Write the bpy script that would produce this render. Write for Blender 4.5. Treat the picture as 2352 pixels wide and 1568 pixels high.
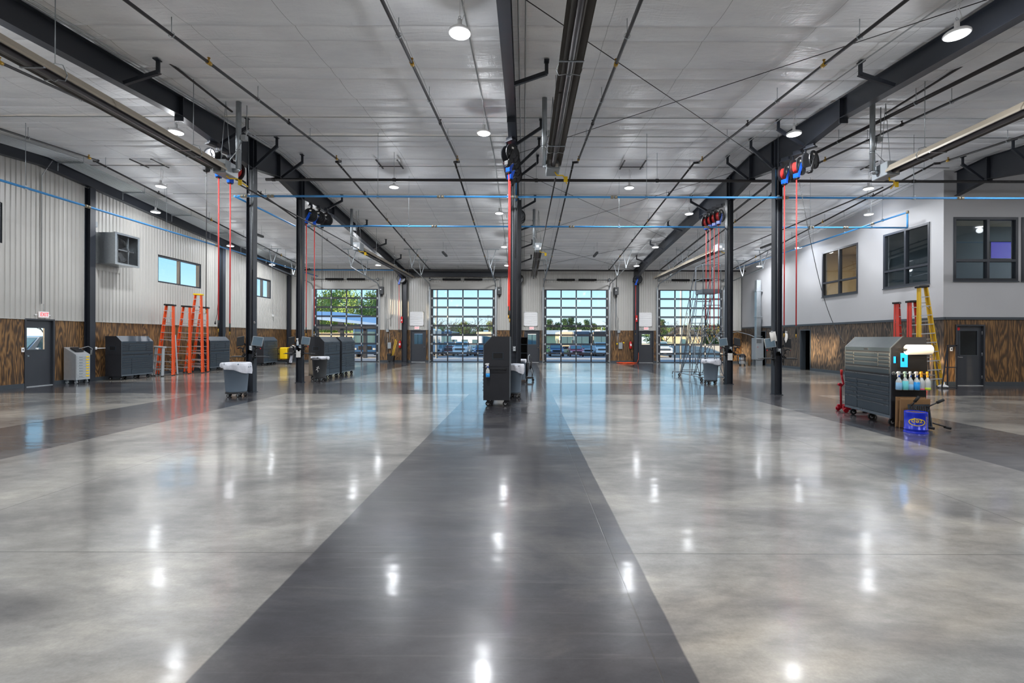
import bpy, bmesh, math, random
import numpy as np
from mathutils import Vector, Matrix, Euler
rnd = random.Random(7)
PI = math.pi
for o in list(bpy.data.objects):
    bpy.data.objects.remove(o)
SC = bpy.context.scene
COL = SC.collection

# ------------------------------------------------------------------ camera
H0, F, VX, VY = 1.6, 1090.0, 1202.5, 777.5        # eye height, focal length (px), vanishing point (px)
ROLL = 0.003
cam = bpy.data.cameras.new('camera')
cam.sensor_width = 36.0
cam.lens = F / 2352 * 36.0
cam.shift_x = -(VX - 1176) / 2352
cam.shift_y = (VY - 784) / 2352
cam.clip_start, cam.clip_end = 0.05, 900
camo = bpy.data.objects.new('camera', cam)
COL.objects.link(camo)
camo.matrix_world = Matrix.Translation((0, 0, H0)) @ Matrix.Rotation(PI / 2, 4, 'X') @ Matrix.Rotation(ROLL, 4, 'Z')
SC.camera = camo

# ------------------------------------------------------------------ world, sun, exposure
W = bpy.data.worlds.new('sky')
SC.world = W
W.use_nodes = True
nt = W.node_tree
nt.nodes.clear()
tc = nt.nodes.new('ShaderNodeTexCoord')
sep = nt.nodes.new('ShaderNodeSeparateXYZ')
rmp = nt.nodes.new('ShaderNodeValToRGB')
bg = nt.nodes.new('ShaderNodeBackground')
wo = nt.nodes.new('ShaderNodeOutputWorld')
nt.links.new(tc.outputs['Generated'], sep.inputs[0])
nt.links.new(sep.outputs[2], rmp.inputs[0])
nt.links.new(rmp.outputs[0], bg.inputs[0])
nt.links.new(bg.outputs[0], wo.inputs[0])
e = rmp.color_ramp.elements
e[0].position = 0.0
e[0].color = (0.66, 0.77, 0.78, 1)
e[1].position = 0.55
e[1].color = (0.20, 0.38, 0.62, 1)
for p, c in ((0.05, (0.47, 0.69, 0.80, 1)), (0.13, (0.27, 0.53, 0.76, 1))):
    k = e.new(p)
    k.color = c
bg.inputs[1].default_value = 1.0

SUN_AZ, SUN_EL = math.radians(71.5), math.radians(7.0)
sl = bpy.data.lights.new('sun', 'SUN')
sl.energy = 9.0
sl.angle = math.radians(1.2)
sl.color = (1.0, 0.76, 0.48)
so = bpy.data.objects.new('sun', sl)
COL.objects.link(so)
sd = Vector((math.sin(SUN_AZ) * math.cos(SUN_EL), math.cos(SUN_AZ) * math.cos(SUN_EL), -math.sin(SUN_EL)))
so.rotation_euler = sd.to_track_quat('-Z', 'Y').to_euler()
so.location = (-30, -12, 9)
LAMP_W = 88.0
UP_W = 19.0
SC.view_settings.view_transform = 'Standard'
SC.view_settings.look = 'None'
SC.view_settings.gamma = 1.0
SC.view_settings.use_curve_mapping = False
SC.view_settings.exposure = 0.76
SC.cycles.max_bounces = 7
SC.cycles.diffuse_bounces = 3
SC.cycles.adaptive_threshold = 0.02
SC.cycles.transparent_max_bounces = 12
SC.cycles.sample_clamp_indirect = 5.0
SC.cycles.sample_clamp_direct = 4.0

# ------------------------------------------------------------------ key planes (metres)
XL, XC, XR = -8.0, -0.3, 7.4                      # frame lines
WL, WR, YF, YN, YO = -15.85, 14.7, 32.0, -1.3, 16.6
WRN = 22.8
RIDGE_Y, RIDGE_Z, SLOPE = 15.4, 7.65, 1 / 12.0


def zc(y):
    return RIDGE_Z - SLOPE * abs(y - RIDGE_Y)


def hor(px):
    return VY + ROLL * (px - VX)


def at(px, py, y):
    """point at depth y seen at a pixel of the photograph (used for laying out only)"""
    return (px - VX) * y / F, H0 + (hor(px) - py) * y / F


# ------------------------------------------------------------------ helpers
def lin(c):
    c = c / 255.0
    return c / 12.92 if c <= 0.04045 else ((c + 0.055) / 1.055) ** 2.4


def rgb(r, g, b):
    return (lin(r), lin(g), lin(b), 1)


MATS = {}


def mat(name, col, rough=0.5, metal=0.0, var=0.12, scale=6.0, bump=0.0, bscale=60.0, emit=None, estr=0.0, spec=0.5, coat=0.0, rvar=0.08, alpha=1.0):
    if name in MATS:
        return MATS[name]
    m = bpy.data.materials.new(name)
    m.use_nodes = True
    n, l = m.node_tree.nodes, m.node_tree.links
    b = n['Principled BSDF']
    geo = n.new('ShaderNodeNewGeometry')
    nz = n.new('ShaderNodeTexNoise')
    nz.inputs['Scale'].default_value = scale
    nz.inputs['Detail'].default_value = 4
    l.new(geo.outputs['Position'], nz.inputs['Vector'])
    mr = n.new('ShaderNodeMapRange')
    mr.inputs['To Min'].default_value = 1 - var
    mr.inputs['To Max'].default_value = 1 + var
    l.new(nz.outputs['Fac'], mr.inputs['Value'])
    hs = n.new('ShaderNodeHueSaturation')
    hs.inputs['Color'].default_value = col
    l.new(mr.outputs[0], hs.inputs['Value'])
    l.new(hs.outputs[0], b.inputs['Base Color'])
    r2 = n.new('ShaderNodeMapRange')
    r2.inputs['To Min'].default_value = max(0.02, rough - rvar)
    r2.inputs['To Max'].default_value = min(1, rough + rvar)
    l.new(nz.outputs['Fac'], r2.inputs['Value'])
    l.new(r2.outputs[0], b.inputs['Roughness'])
    b.inputs['Metallic'].default_value = metal
    b.inputs['Specular IOR Level'].default_value = spec
    b.inputs['Coat Weight'].default_value = coat
    b.inputs['Alpha'].default_value = alpha
    if bump > 0:
        nb = n.new('ShaderNodeTexNoise')
        nb.inputs['Scale'].default_value = bscale
        nb.inputs['Detail'].default_value = 3
        l.new(geo.outputs['Position'], nb.inputs['Vector'])
        bp = n.new('ShaderNodeBump')
        bp.inputs['Strength'].default_value = bump
        bp.inputs['Distance'].default_value = 0.02
        l.new(nb.outputs['Fac'], bp.inputs['Height'])
        l.new(bp.outputs[0], b.inputs['Normal'])
    if emit:
        b.inputs['Emission Color'].default_value = emit
        b.inputs['Emission Strength'].default_value = estr
    MATS[name] = m
    return m


def glassmat(name, tint=(1, 1, 1, 1), refl=1.0, rough=0.02):
    if name in MATS:
        return MATS[name]
    m = bpy.data.materials.new(name)
    m.use_nodes = True
    n, l = m.node_tree.nodes, m.node_tree.links
    n.clear()
    out = n.new('ShaderNodeOutputMaterial')
    mx = n.new('ShaderNodeMixShader')
    tr = n.new('ShaderNodeBsdfTransparent')
    gl = n.new('ShaderNodeBsdfGlossy')
    fr = n.new('ShaderNodeFresnel')
    fr.inputs[0].default_value = 1.5
    mu = n.new('ShaderNodeMath')
    mu.operation = 'MULTIPLY'
    mu.inputs[1].default_value = refl
    tr.inputs[0].default_value = tint
    gl.inputs['Roughness'].default_value = rough
    gg = n.new('ShaderNodeNewGeometry')
    io = n.new('ShaderNodeMath')
    io.operation = 'MULTIPLY_ADD'
    io.inputs[1].default_value = 1 / 1.5 - 1.5
    io.inputs[2].default_value = 1.5
    l.new(gg.outputs['Backfacing'], io.inputs[0])
    l.new(io.outputs[0], fr.inputs[0])
    l.new(fr.outputs[0], mu.inputs[0])
    l.new(mu.outputs[0], mx.inputs[0])
    l.new(tr.outputs[0], mx.inputs[1])
    l.new(gl.outputs[0], mx.inputs[2])
    l.new(mx.outputs[0], out.inputs[0])
    MATS[name] = m
    return m


class MB:
    """collects shapes and links them as one mesh object"""

    def __init__(s):
        s.v, s.f, s.sm, s.mi = [], [], [], []
        s.m = 0

    def add(s, vs, fs, smooth=False):
        b = len(s.v)
        s.v += [tuple(p) for p in vs]
        for f in fs:
            s.f.append(tuple(b + i for i in f))
            s.sm.append(smooth)
            s.mi.append(s.m)
        return s

    def box(s, x0, x1, y0, y1, z0, z1):
        vs = [(x, y, z) for z in (z0, z1) for x, y in ((x0, y0), (x1, y0), (x1, y1), (x0, y1))]
        return s.add(vs, [(3, 2, 1, 0), (4, 5, 6, 7), (0, 1, 5, 4), (1, 2, 6, 5), (2, 3, 7, 6), (3, 0, 4, 7)])

    def cbox(s, x0, x1, y0, y1, z0, z1, c=0.01):
        """box with chamfered edges"""
        vs, idx = [], {}
        X, Y, Z = (x0, x1), (y0, y1), (z0, z1)
        for i in (0, 1):
            for j in (0, 1):
                for k in (0, 1):
                    sx, sy, sz = (1 - 2 * i), (1 - 2 * j), (1 - 2 * k)
                    for a in range(3):
                        p = [X[i] + sx * c, Y[j] + sy * c, Z[k] + sz * c]
                        p[a] = (X[i], Y[j], Z[k])[a]
                        idx[(i, j, k, a)] = len(vs)
                        vs.append(p)
        fs = []
        for a in range(3):
            b, d = (a + 1) % 3, (a + 2) % 3
            for q in (0, 1):
                ring = []
                for u, w in ((0, 0), (1, 0), (1, 1), (0, 1)):
                    t = [0, 0, 0]
                    t[a], t[b], t[d] = q, u, w
                    ring.append(idx[(t[0], t[1], t[2], a)])
                fs.append(tuple(ring if q else ring[::-1]))
            for u in (0, 1):
                for w in (0, 1):
                    t0, t1 = [0, 0, 0], [0, 0, 0]
                    t0[b] = t1[b] = u
                    t0[d] = t1[d] = w
                    t1[a] = 1
                    q = [idx[(*t0, b)], idx[(*t1, b)], idx[(*t1, d)], idx[(*t0, d)]]
                    fs.append(tuple(q if u != w else q[::-1]))
        for i in (0, 1):
            for j in (0, 1):
                for k in (0, 1):
                    q = [idx[(i, j, k, 0)], idx[(i, j, k, 1)], idx[(i, j, k, 2)]]
                    fs.append(tuple(q if (i + j + k) % 2 else q[::-1]))
        return s.add(vs, fs)

    def cyl(s, p, q, r, n=10, r2=None, cap=True):
        p, q = Vector(p), Vector(q)
        r2 = r if r2 is None else r2
        d = (q - p)
        if d.length < 1e-6:
            return s
        d.normalize()
        u = d.orthogonal().normalized()
        w = d.cross(u)
        vs = []
        for c, rr in ((p, r), (q, r2)):
            for i in range(n):
                a = 2 * PI * i / n
                vs.append(c + (u * math.cos(a) + w * math.sin(a)) * rr)
        s.add(vs, [(i, (i + 1) % n, n + (i + 1) % n, n + i) for i in range(n)], True)
        if cap:
            b = len(s.v) - 2 * n
            s.f += [tuple(b + i for i in range(n))[::-1], tuple(b + n + i for i in range(n))]
            s.sm += [False, False]
            s.mi += [s.m, s.m]
        return s

    def tube(s, pts, r, n=8):
        pts = [Vector(p) for p in pts]
        vs, prev = [], None
        for i, p in enumerate(pts):
            a = pts[max(0, i - 1)]
            b = pts[min(len(pts) - 1, i + 1)]
            d = (b - a).normalized()
            u = d.orthogonal().normalized() if prev is None else (prev - d * prev.dot(d)).normalized()
            prev = u
            w = d.cross(u)
            for k in range(n):
                t = 2 * PI * k / n
                vs.append(p + (u * math.cos(t) + w * math.sin(t)) * r)
        fs = []
        for i in range(len(pts) - 1):
            for k in range(n):
                fs.append((i * n + k, i * n + (k + 1) % n, (i + 1) * n + (k + 1) % n, (i + 1) * n + k))
        s.add(vs, fs, True)
        b = len(s.v) - len(vs)
        s.f += [tuple(b + k for k in range(n))[::-1], tuple(b + len(vs) - n + k for k in range(n))]
        s.sm += [False, False]
        s.mi += [s.m, s.m]
        return s

    def lathe(s, prof, c=(0, 0, 0), n=20, axis='z', wob=None):
        vs = []
        for j, (r, h) in enumerate(prof):
            for i in range(n):
                a = 2 * PI * i / n
                rr = r * (wob(a, j) if wob else 1)
                x, y, z = rr * math.cos(a), rr * math.sin(a), h
                if axis == 'x':
                    x, y, z = z, x, y
                elif axis == 'y':
                    x, y, z = y, z, x
                vs.append((x + c[0], y + c[1], z + c[2]))
        fs = []
        for j in range(len(prof) - 1):
            for i in range(n):
                fs.append((j * n + i, j * n + (i + 1) % n, (j + 1) * n + (i + 1) % n, (j + 1) * n + i))
        return s.add(vs, fs, True)

    def prism(s, poly, axis, a0, a1):
        """polygon extruded along an axis; poly in the two other axes, in order"""
        n = len(poly)
        vs = []
        for a in (a0, a1):
            for u, w in poly:
                vs.append({'x': (a, u, w), 'y': (u, a, w), 'z': (u, w, a)}[axis])
        return s.add(vs, [tuple(range(n))[::-1], tuple(range(n, 2 * n))] + [(i, (i + 1) % n, n + (i + 1) % n, n + i) for i in range(n)])

    def bar(s, p, q, w, h, up=(0, 0, 1)):
        """rectangular bar from p to q"""
        p, q = Vector(p), Vector(q)
        d = (q - p).normalized()
        u = Vector(up)
        if abs(d.dot(u)) > 0.98:
            u = Vector((0, 1, 0)) if abs(d.y) < 0.9 else Vector((1, 0, 0))
        sdx = d.cross(u).normalized()
        u = sdx.cross(d)
        vs = []
        for c in (p, q):
            for a, b in ((-1, -1), (1, -1), (1, 1), (-1, 1)):
                vs.append(c + sdx * (a * w / 2) + u * (b * h / 2))
        return s.add(vs, [(3, 2, 1, 0), (4, 5, 6, 7), (0, 1, 5, 4), (1, 2, 6, 5), (2, 3, 7, 6), (3, 0, 4, 7)])

    def build(s, name, m, parent=None, fix=True):
        me = bpy.data.meshes.new(name)
        me.from_pydata(s.v, [], s.f)
        for mm in (m if isinstance(m, (list, tuple)) else [m]):
            me.materials.append(mm)
        me.polygons.foreach_set('use_smooth', s.sm)
        me.polygons.foreach_set('material_index', s.mi)
        if fix:
            bm = bmesh.new()
            bm.from_mesh(me)
            bmesh.ops.recalc_face_normals(bm, faces=bm.faces)
            bm.to_mesh(me)
            bm.free()
        me.update()
        o = bpy.data.objects.new(name, me)
        COL.objects.link(o)
        if parent is not None:
            adopt(o, parent)
        return o


REG = {}


def adopt(o, parent):
    o.parent = parent
    REG.setdefault(parent.name, []).append(o)
    return o


def tag(o, label=None, cat=None, group=None, kind=None):
    if label:
        o['label'] = label
    if cat:
        o['category'] = cat
    if group:
        o['group'] = group
    if kind:
        o['kind'] = kind
    return o


def thing(name, label, cat, loc=(0, 0, 0), rz=0.0, group=None, rx=0.0, ry=0.0):
    o = bpy.data.objects.new(name, None)
    o.empty_display_size = 0.1
    COL.objects.link(o)
    o.location = loc
    o.rotation_euler = (rx, ry, rz)
    return tag(o, label, cat, group)


def copy_tree(o, parent=None):
    c = o.copy()
    COL.objects.link(c)
    if parent is not None:
        adopt(c, parent)
    for ch in KIDS(o):
        copy_tree(ch, c)
    return c


def KIDS(o):
    return list(REG.get(o.name, []))


def dup(o, label, loc, rz=None, group=None):
    c = copy_tree(o)
    c.location = loc
    if rz is not None:
        c.rotation_euler[2] = rz
    c['label'] = label
    if group:
        c['group'] = group
    return c


def cells(a0, a1, z0, z1, ops):
    """split a wall rectangle around openings (a0,a1,z0,z1)"""
    A = sorted({a0, a1, *[max(a0, min(a1, t)) for o in ops for t in o[:2]]})
    out = []
    for i in range(len(A) - 1):
        m = (A[i] + A[i + 1]) / 2
        zs = [(z0, z1)]
        for o in ops:
            if o[0] < m < o[1]:
                nz = []
                for s, t in zs:
                    if o[2] > s:
                        nz.append((s, min(t, o[2])))
                    if o[3] < t:
                        nz.append((max(s, o[3]), t))
                zs = [q for q in nz if q[1] - q[0] > 0.01]
        out += [(A[i], A[i + 1], s, t) for s, t in zs]
    return out


def text_mesh(name, body, size, m, parent, loc, rot, depth=0.004, align='CENTER', sx=1.0):
    cu = bpy.data.curves.new(name, 'FONT')
    cu.body = body
    cu.size = size
    cu.extrude = depth
    cu.align_x = align
    cu.align_y = 'CENTER'
    cu.resolution_u = 3
    t = bpy.data.objects.new(name, cu)
    COL.objects.link(t)
    dg = bpy.context.evaluated_depsgraph_get()
    me = bpy.data.meshes.new_from_object(t.evaluated_get(dg))
    bpy.data.objects.remove(t)
    me.materials.clear()
    me.materials.append(m)
    o = bpy.data.objects.new(name, me)
    COL.objects.link(o)
    adopt(o, parent)
    o.location = loc
    o.rotation_euler = rot
    o.scale = (sx, 1, 1)
    return o

# ------------------------------------------------------------------ materials
def newmat(name):
    m = bpy.data.materials.new(name)
    m.use_nodes = True
    MATS[name] = m
    return m, m.node_tree.nodes, m.node_tree.links, m.node_tree.nodes['Principled BSDF']


def mnode(n, l, op, a, b=None, clamp=False):
    k = n.new('ShaderNodeMath')
    k.operation = op
    k.use_clamp = clamp
    for i, v in enumerate((a, b)):
        if v is None:
            continue
        if isinstance(v, (int, float)):
            k.inputs[i].default_value = v
        else:
            l.new(v, k.inputs[i])
    return k.outputs[0]


def noise(n, l, vec, scale, detail=4, rough=0.55, dist=0.0):
    k = n.new('ShaderNodeTexNoise')
    k.inputs['Scale'].default_value = scale
    k.inputs['Detail'].default_value = detail
    k.inputs['Roughness'].default_value = rough
    k.inputs['Distortion'].default_value = dist
    l.new(vec, k.inputs['Vector'])
    return k.outputs['Fac']


def mapping(n, l, vec, sc, rot=(0, 0, 0)):
    k = n.new('ShaderNodeMapping')
    k.inputs['Scale'].default_value = sc
    k.inputs['Rotation'].default_value = rot
    l.new(vec, k.inputs['Vector'])
    return k.outputs[0]


def ramp(n, l, fac, stops):
    k = n.new('ShaderNodeValToRGB')
    el = k.color_ramp.elements
    el[0].position, el[0].color = stops[0]
    el[1].position, el[1].color = stops[-1]
    for p, c in stops[1:-1]:
        q = el.new(p)
        q.color = c
    l.new(fac, k.inputs[0])
    return k.outputs[0]


def mixc(n, l, fac, a, b, bt='MIX'):
    k = n.new('ShaderNodeMix')
    k.data_type = 'RGBA'
    k.blend_type = bt
    if isinstance(fac, (int, float)):
        k.inputs[0].default_value = fac
    else:
        l.new(fac, k.inputs[0])
    for i, v in ((6, a), (7, b)):
        if isinstance(v, tuple):
            k.inputs[i].default_value = v
        else:
            l.new(v, k.inputs[i])
    return k.outputs[2]


def band(n, l, v, a, b, s=0.012):
    """1 between a and b"""
    u = mnode(n, l, 'DIVIDE', mnode(n, l, 'SUBTRACT', v, a), s, True)
    w = mnode(n, l, 'DIVIDE', mnode(n, l, 'SUBTRACT', b, v), s, True)
    return mnode(n, l, 'MULTIPLY', u, w)


def floor_material():
    m, n, l, b = newmat('polished concrete')
    pos = n.new('ShaderNodeNewGeometry').outputs['Position']
    sp = n.new('ShaderNodeSeparateXYZ')
    l.new(pos, sp.inputs[0])
    x, y = sp.outputs[0], sp.outputs[1]
    wv = mnode(n, l, 'MULTIPLY', mnode(n, l, 'SUBTRACT', noise(n, l, pos, 2.2, 2), 0.5), 0.02)
    x = mnode(n, l, 'ADD', x, wv)
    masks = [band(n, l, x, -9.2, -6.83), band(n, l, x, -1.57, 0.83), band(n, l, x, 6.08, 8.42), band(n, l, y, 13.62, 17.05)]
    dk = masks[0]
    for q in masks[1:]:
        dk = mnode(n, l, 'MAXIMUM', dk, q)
    big = noise(n, l, mapping(n, l, pos, (0.55, 0.9, 1), (0, 0, 0.5)), 0.9, 6, 0.62, 0.4)
    med = noise(n, l, mapping(n, l, pos, (1.3, 3.0, 1), (0, 0, 0.35)), 1.9, 8, 0.74, 0.2)
    fine = noise(n, l, pos, 60, 3, 0.7)
    light = ramp(n, l, big, [(0.30, rgb(84, 82, 80)), (0.42, rgb(114, 111, 107)), (0.54, rgb(142, 139, 133)), (0.70, rgb(178, 173, 162))])
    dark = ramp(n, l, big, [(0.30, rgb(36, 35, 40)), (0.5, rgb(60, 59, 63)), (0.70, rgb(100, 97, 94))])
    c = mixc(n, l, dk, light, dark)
    mv = n.new('ShaderNodeMapRange')
    mv.inputs['From Min'].default_value = 0.3
    mv.inputs['From Max'].default_value = 0.7
    mv.inputs['To Min'].default_value = 0.70
    mv.inputs['To Max'].default_value = 1.25
    l.new(med, mv.inputs[0])
    fv = n.new('ShaderNodeMapRange')
    fv.inputs['To Min'].default_value = 0.80
    fv.inputs['To Max'].default_value = 1.20
    l.new(fine, fv.inputs[0])
    hs = n.new('ShaderNodeHueSaturation')
    l.new(c, hs.inputs['Color'])
    l.new(mnode(n, l, 'MULTIPLY', mv.outputs[0], fv.outputs[0]), hs.inputs['Value'])
    # saw-cut joints
    jt = None
    for ax, v in ((sp.outputs[0], -4.84), (sp.outputs[0], 0.66), (sp.outputs[0], 4.35), (sp.outputs[0], 10.3), (sp.outputs[0], -11.9),
                  (sp.outputs[1], 3.54), (sp.outputs[1], 20.9), (sp.outputs[1], 26.5)):
        q = band(n, l, ax, v - 0.005, v + 0.005, 0.002)
        jt = q if jt is None else mnode(n, l, 'MAXIMUM', jt, q)
    st = noise(n, l, mapping(n, l, pos, (0.22, 4.5, 1), (0, 0, 0.42)), 2.6, 5, 0.7, 0.3)
    sr = n.new('ShaderNodeMapRange')
    sr.inputs['From Min'].default_value = 0.56
    sr.inputs['From Max'].default_value = 0.80
    sr.inputs['To Max'].default_value = 0.13
    l.new(st, sr.inputs[0])
    c2 = mixc(n, l, sr.outputs[0], hs.outputs[0], rgb(176, 174, 168))
    c3 = mixc(n, l, mnode(n, l, 'MULTIPLY', jt, 0.75), c2, rgb(52, 48, 44))
    l.new(c3, b.inputs['Base Color'])
    b.inputs['Roughness'].default_value = 0.36
    b.inputs['IOR'].default_value = 1.40
    b.inputs['Specular IOR Level'].default_value = 0.35
    b.inputs['Coat Weight'].default_value = 1.0
    b.inputs['Coat IOR'].default_value = 1.5
    b.inputs['Coat Roughness'].default_value = 0.12
    h = noise(n, l, mapping(n, l, pos, (0.8, 1.6, 1)), 1.5, 2, 0.5)
    h2 = noise(n, l, pos, 9, 2)
    hh = mnode(n, l, 'ADD', mnode(n, l, 'MULTIPLY', h, 1.0), mnode(n, l, 'MULTIPLY', h2, 0.05))
    hh = mnode(n, l, 'SUBTRACT', hh, mnode(n, l, 'MULTIPLY', jt, 0.5))
    bp = n.new('ShaderNodeBump')
    bp.inputs['Strength'].default_value = 0.16
    bp.inputs['Distance'].default_value = 0.03
    l.new(hh, bp.inputs['Height'])
    l.new(bp.outputs[0], b.inputs['Normal'])
    l.new(bp.outputs[0], b.inputs['Coat Normal'])
    return m


def plywood_material(name, cols):
    m, n, l, b = newmat(name)
    pos = n.new('ShaderNodeNewGeometry').outputs['Position']
    oi = n.new('ShaderNodeObjectInfo').outputs['Random']
    cb = n.new('ShaderNodeCombineXYZ')
    l.new(mnode(n, l, 'MULTIPLY', oi, 37.0), cb.inputs[0])
    l.new(mnode(n, l, 'MULTIPLY', oi, 11.0), cb.inputs[2])
    va = n.new('ShaderNodeVectorMath')
    l.new(pos, va.inputs[0])
    l.new(cb.outputs[0], va.inputs[1])
    p = va.outputs[0]
    a = noise(n, l, mapping(n, l, p, (1, 1, 0.15)), 3.0, 3, 0.5, 0.5)
    w = mnode(n, l, 'SINE', mnode(n, l, 'MULTIPLY', a, 70.0))
    w = mnode(n, l, 'ADD', mnode(n, l, 'MULTIPLY', w, 0.5), 0.5)
    gr = noise(n, l, mapping(n, l, p, (1, 1, 0.05)), 70, 3, 0.6)
    f = mnode(n, l, 'ADD', mnode(n, l, 'MULTIPLY', w, 0.48), mnode(n, l, 'MULTIPLY', gr, 0.56))
    c = ramp(n, l, f, [(0.22, cols[0]), (0.5, cols[1]), (0.72, cols[2]), (0.95, cols[3])])
    big = noise(n, l, p, 0.8, 2)
    hs = n.new('ShaderNodeHueSaturation')
    mr = n.new('ShaderNodeMapRange')
    mr.inputs['To Min'].default_value = 0.6
    mr.inputs['To Max'].default_value = 1.3
    l.new(big, mr.inputs[0])
    l.new(mr.outputs[0], hs.inputs['Value'])
    l.new(c, hs.inputs['Color'])
    l.new(hs.outputs[0], b.inputs['Base Color'])
    b.inputs['Roughness'].default_value = 0.46
    b.inputs['Specular IOR Level'].default_value = 0.4
    bp = n.new('ShaderNodeBump')
    bp.inputs['Strength'].default_value = 0.25
    bp.inputs['Distance'].default_value = 0.003
    l.new(f, bp.inputs['Height'])
    l.new(bp.outputs[0], b.inputs['Normal'])
    return m


def ceiling_material():
    m, n, l, b = newmat('white vinyl insulation facing')
    pos = n.new('ShaderNodeNewGeometry').outputs['Position']
    sp = n.new('ShaderNodeSeparateXYZ')
    l.new(pos, sp.inputs[0])
    fx = mnode(n, l, 'FRACT', mnode(n, l, 'DIVIDE', mnode(n, l, 'ADD', sp.outputs[0], 50 * 1.83 + 2.2), 1.83))
    seam = mnode(n, l, 'LESS_THAN', fx, 0.006)
    nz = noise(n, l, mapping(n, l, pos, (0.5, 1.3, 1)), 1.2, 4)
    c = ramp(n, l, nz, [(0.3, rgb(226, 227, 230)), (0.7, rgb(244, 245, 246))])
    c = mixc(n, l, mnode(n, l, 'MULTIPLY', seam, 0.6), c, rgb(110, 110, 112))
    l.new(c, b.inputs['Base Color'])
    b.inputs['Roughness'].default_value = 0.3
    b.inputs['Specular IOR Level'].default_value = 0.6
    # wrinkles run out from the seams
    w1 = noise(n, l, mapping(n, l, pos, (0.5, 2.6, 1)), 3.5, 3, 0.6, 0.6)
    w2 = noise(n, l, mapping(n, l, pos, (5.0, 1.2, 1), (0, 0, 0.5)), 2.5, 3, 0.6, 0.8)
    hh = mnode(n, l, 'ADD', w1, mnode(n, l, 'MULTIPLY', w2, 0.35))
    bp = n.new('ShaderNodeBump')
    bp.inputs['Strength'].default_value = 0.55
    bp.inputs['Distance'].default_value = 0.05
    l.new(hh, bp.inputs['Height'])
    l.new(bp.outputs[0], b.inputs['Normal'])
    return m


M_FLOOR = floor_material()
M_CEIL = ceiling_material()
M_PLY = plywood_material('stained plywood', [rgb(58, 46, 36), rgb(96, 70, 44), rgb(132, 98, 60), rgb(166, 128, 82)])
M_PLYD = plywood_material('dark stained plywood', [rgb(38, 36, 37), rgb(70, 60, 52), rgb(100, 84, 68), rgb(132, 108, 84)])
M_PANEL = mat('ivory ribbed metal', rgb(186, 184, 179), 0.32, 0.0, 0.05, 1.5)
M_PAINT = mat('grey painted drywall', rgb(180, 180, 182), 0.55, 0, 0.04, 1.2, 0.12, 180)
M_TRIM = mat('charcoal painted trim', rgb(62, 68, 74), 0.4, 0, 0.06)
M_STEEL = mat('charcoal painted steel', rgb(38, 42, 50), 0.42, 0, 0.10, 3)
M_STEEL2 = mat('dark primed steel pipe', rgb(50, 48, 49), 0.45, 0.2, 0.15, 8)
M_GALV = mat('galvanised steel', rgb(168, 174, 178), 0.32, 0.85, 0.18, 14)
M_COND = mat('zinc conduit', rgb(172, 176, 178), 0.35, 0.7, 0.1, 10)
M_ALU = mat('aluminium', rgb(196, 198, 200), 0.35, 0.6, 0.1, 10)
M_BLACK = mat('black plastic', rgb(24, 24, 26), 0.45, 0, 0.15)
M_RUBBER = mat('black rubber', rgb(26, 26, 27), 0.7, 0, 0.15)
M_BLUEP = mat('blue air pipe', rgb(70, 150, 214), 0.35, 0, 0.06)
M_FIT = mat('nickel fitting', rgb(166, 158, 140), 0.35, 0.7, 0.15, 20)
M_RED = mat('red hose rubber', rgb(222, 62, 58), 0.45, 0, 0.06)
M_REDP = mat('red painted metal', rgb(196, 28, 30), 0.35, 0, 0.08)
M_BLUE = mat('blue painted metal', rgb(18, 88, 210), 0.32, 0, 0.06)
M_YEL = mat('yellow plastic', rgb(238, 196, 22), 0.4, 0, 0.08)
M_ORANGE = mat('orange fibreglass', rgb(234, 88, 36), 0.45, 0, 0.08)
M_REDF = mat('red fibreglass', rgb(206, 64, 52), 0.45, 0, 0.08)
M_YELF = mat('yellow fibreglass', rgb(222, 178, 44), 0.45, 0, 0.08)
M_CHEST = mat('charcoal powder coat', rgb(44, 54, 64), 0.38, 0, 0.08, 4, 0.05, 300)
M_CHESTS = mat('black textured powder coat', rgb(38, 39, 44), 0.5, 0, 0.1, 4, 0.1, 300)
M_PULL = mat('drawer pull edge', rgb(98, 106, 114), 0.3, 0.4, 0.05)
M_CHROME = mat('chrome', rgb(210, 212, 214), 0.12, 1.0, 0.04)
M_BIN = mat('grey bin plastic', rgb(112, 126, 140), 0.5, 0, 0.06)
M_BIND = mat('dark grey bin plastic', rgb(74, 76, 78), 0.55, 0, 0.12)
M_LINER = mat('white bin liner', rgb(226, 228, 236), 0.35, 0, 0.05, 10, 0.5, 24)
M_WHITE = mat('white plastic', rgb(236, 236, 236), 0.45, 0, 0.03)
M_PAPER = mat('white paper', rgb(235, 232, 226), 0.8, 0, 0.03)
M_HOOD = mat('beige heater reflector', rgb(166, 156, 140), 0.4, 0.1, 0.08, 2)
M_HOODIN = mat('polished reflector', rgb(150, 146, 142), 0.4, 0.6, 0.08, 3)
M_TUBE = mat('scorched heater tube', rgb(86, 82, 84), 0.4, 0.6, 0.4, 5)
M_GREYB = mat('grey enclosure', rgb(150, 156, 160), 0.4, 0.1, 0.06)
M_GLASS = glassmat('clear glass', (0.985, 0.995, 0.995, 1), 0.6)
M_GLASSD = glassmat('office glass', (0.82, 0.86, 0.88, 1), 1.6)
M_WOODB = mat('cardboard', rgb(140, 106, 70), 0.8, 0, 0.12, 5)
M_BRASS = mat('brass', rgb(190, 150, 60), 0.3, 0.8, 0.1)
M_DOORP = mat('dark grey door paint', rgb(54, 57, 63), 0.4, 0, 0.05)
M_SIGN = mat('white sign face', rgb(240, 232, 232), 0.4, 0, 0.02, emit=(1, 0.85, 0.85, 1), estr=0.12)
M_SIGNR = mat('lit red letters', rgb(225, 10, 30), 0.4, 0, 0.02, emit=(1, 0.01, 0.04, 1), estr=0.35)
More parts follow.
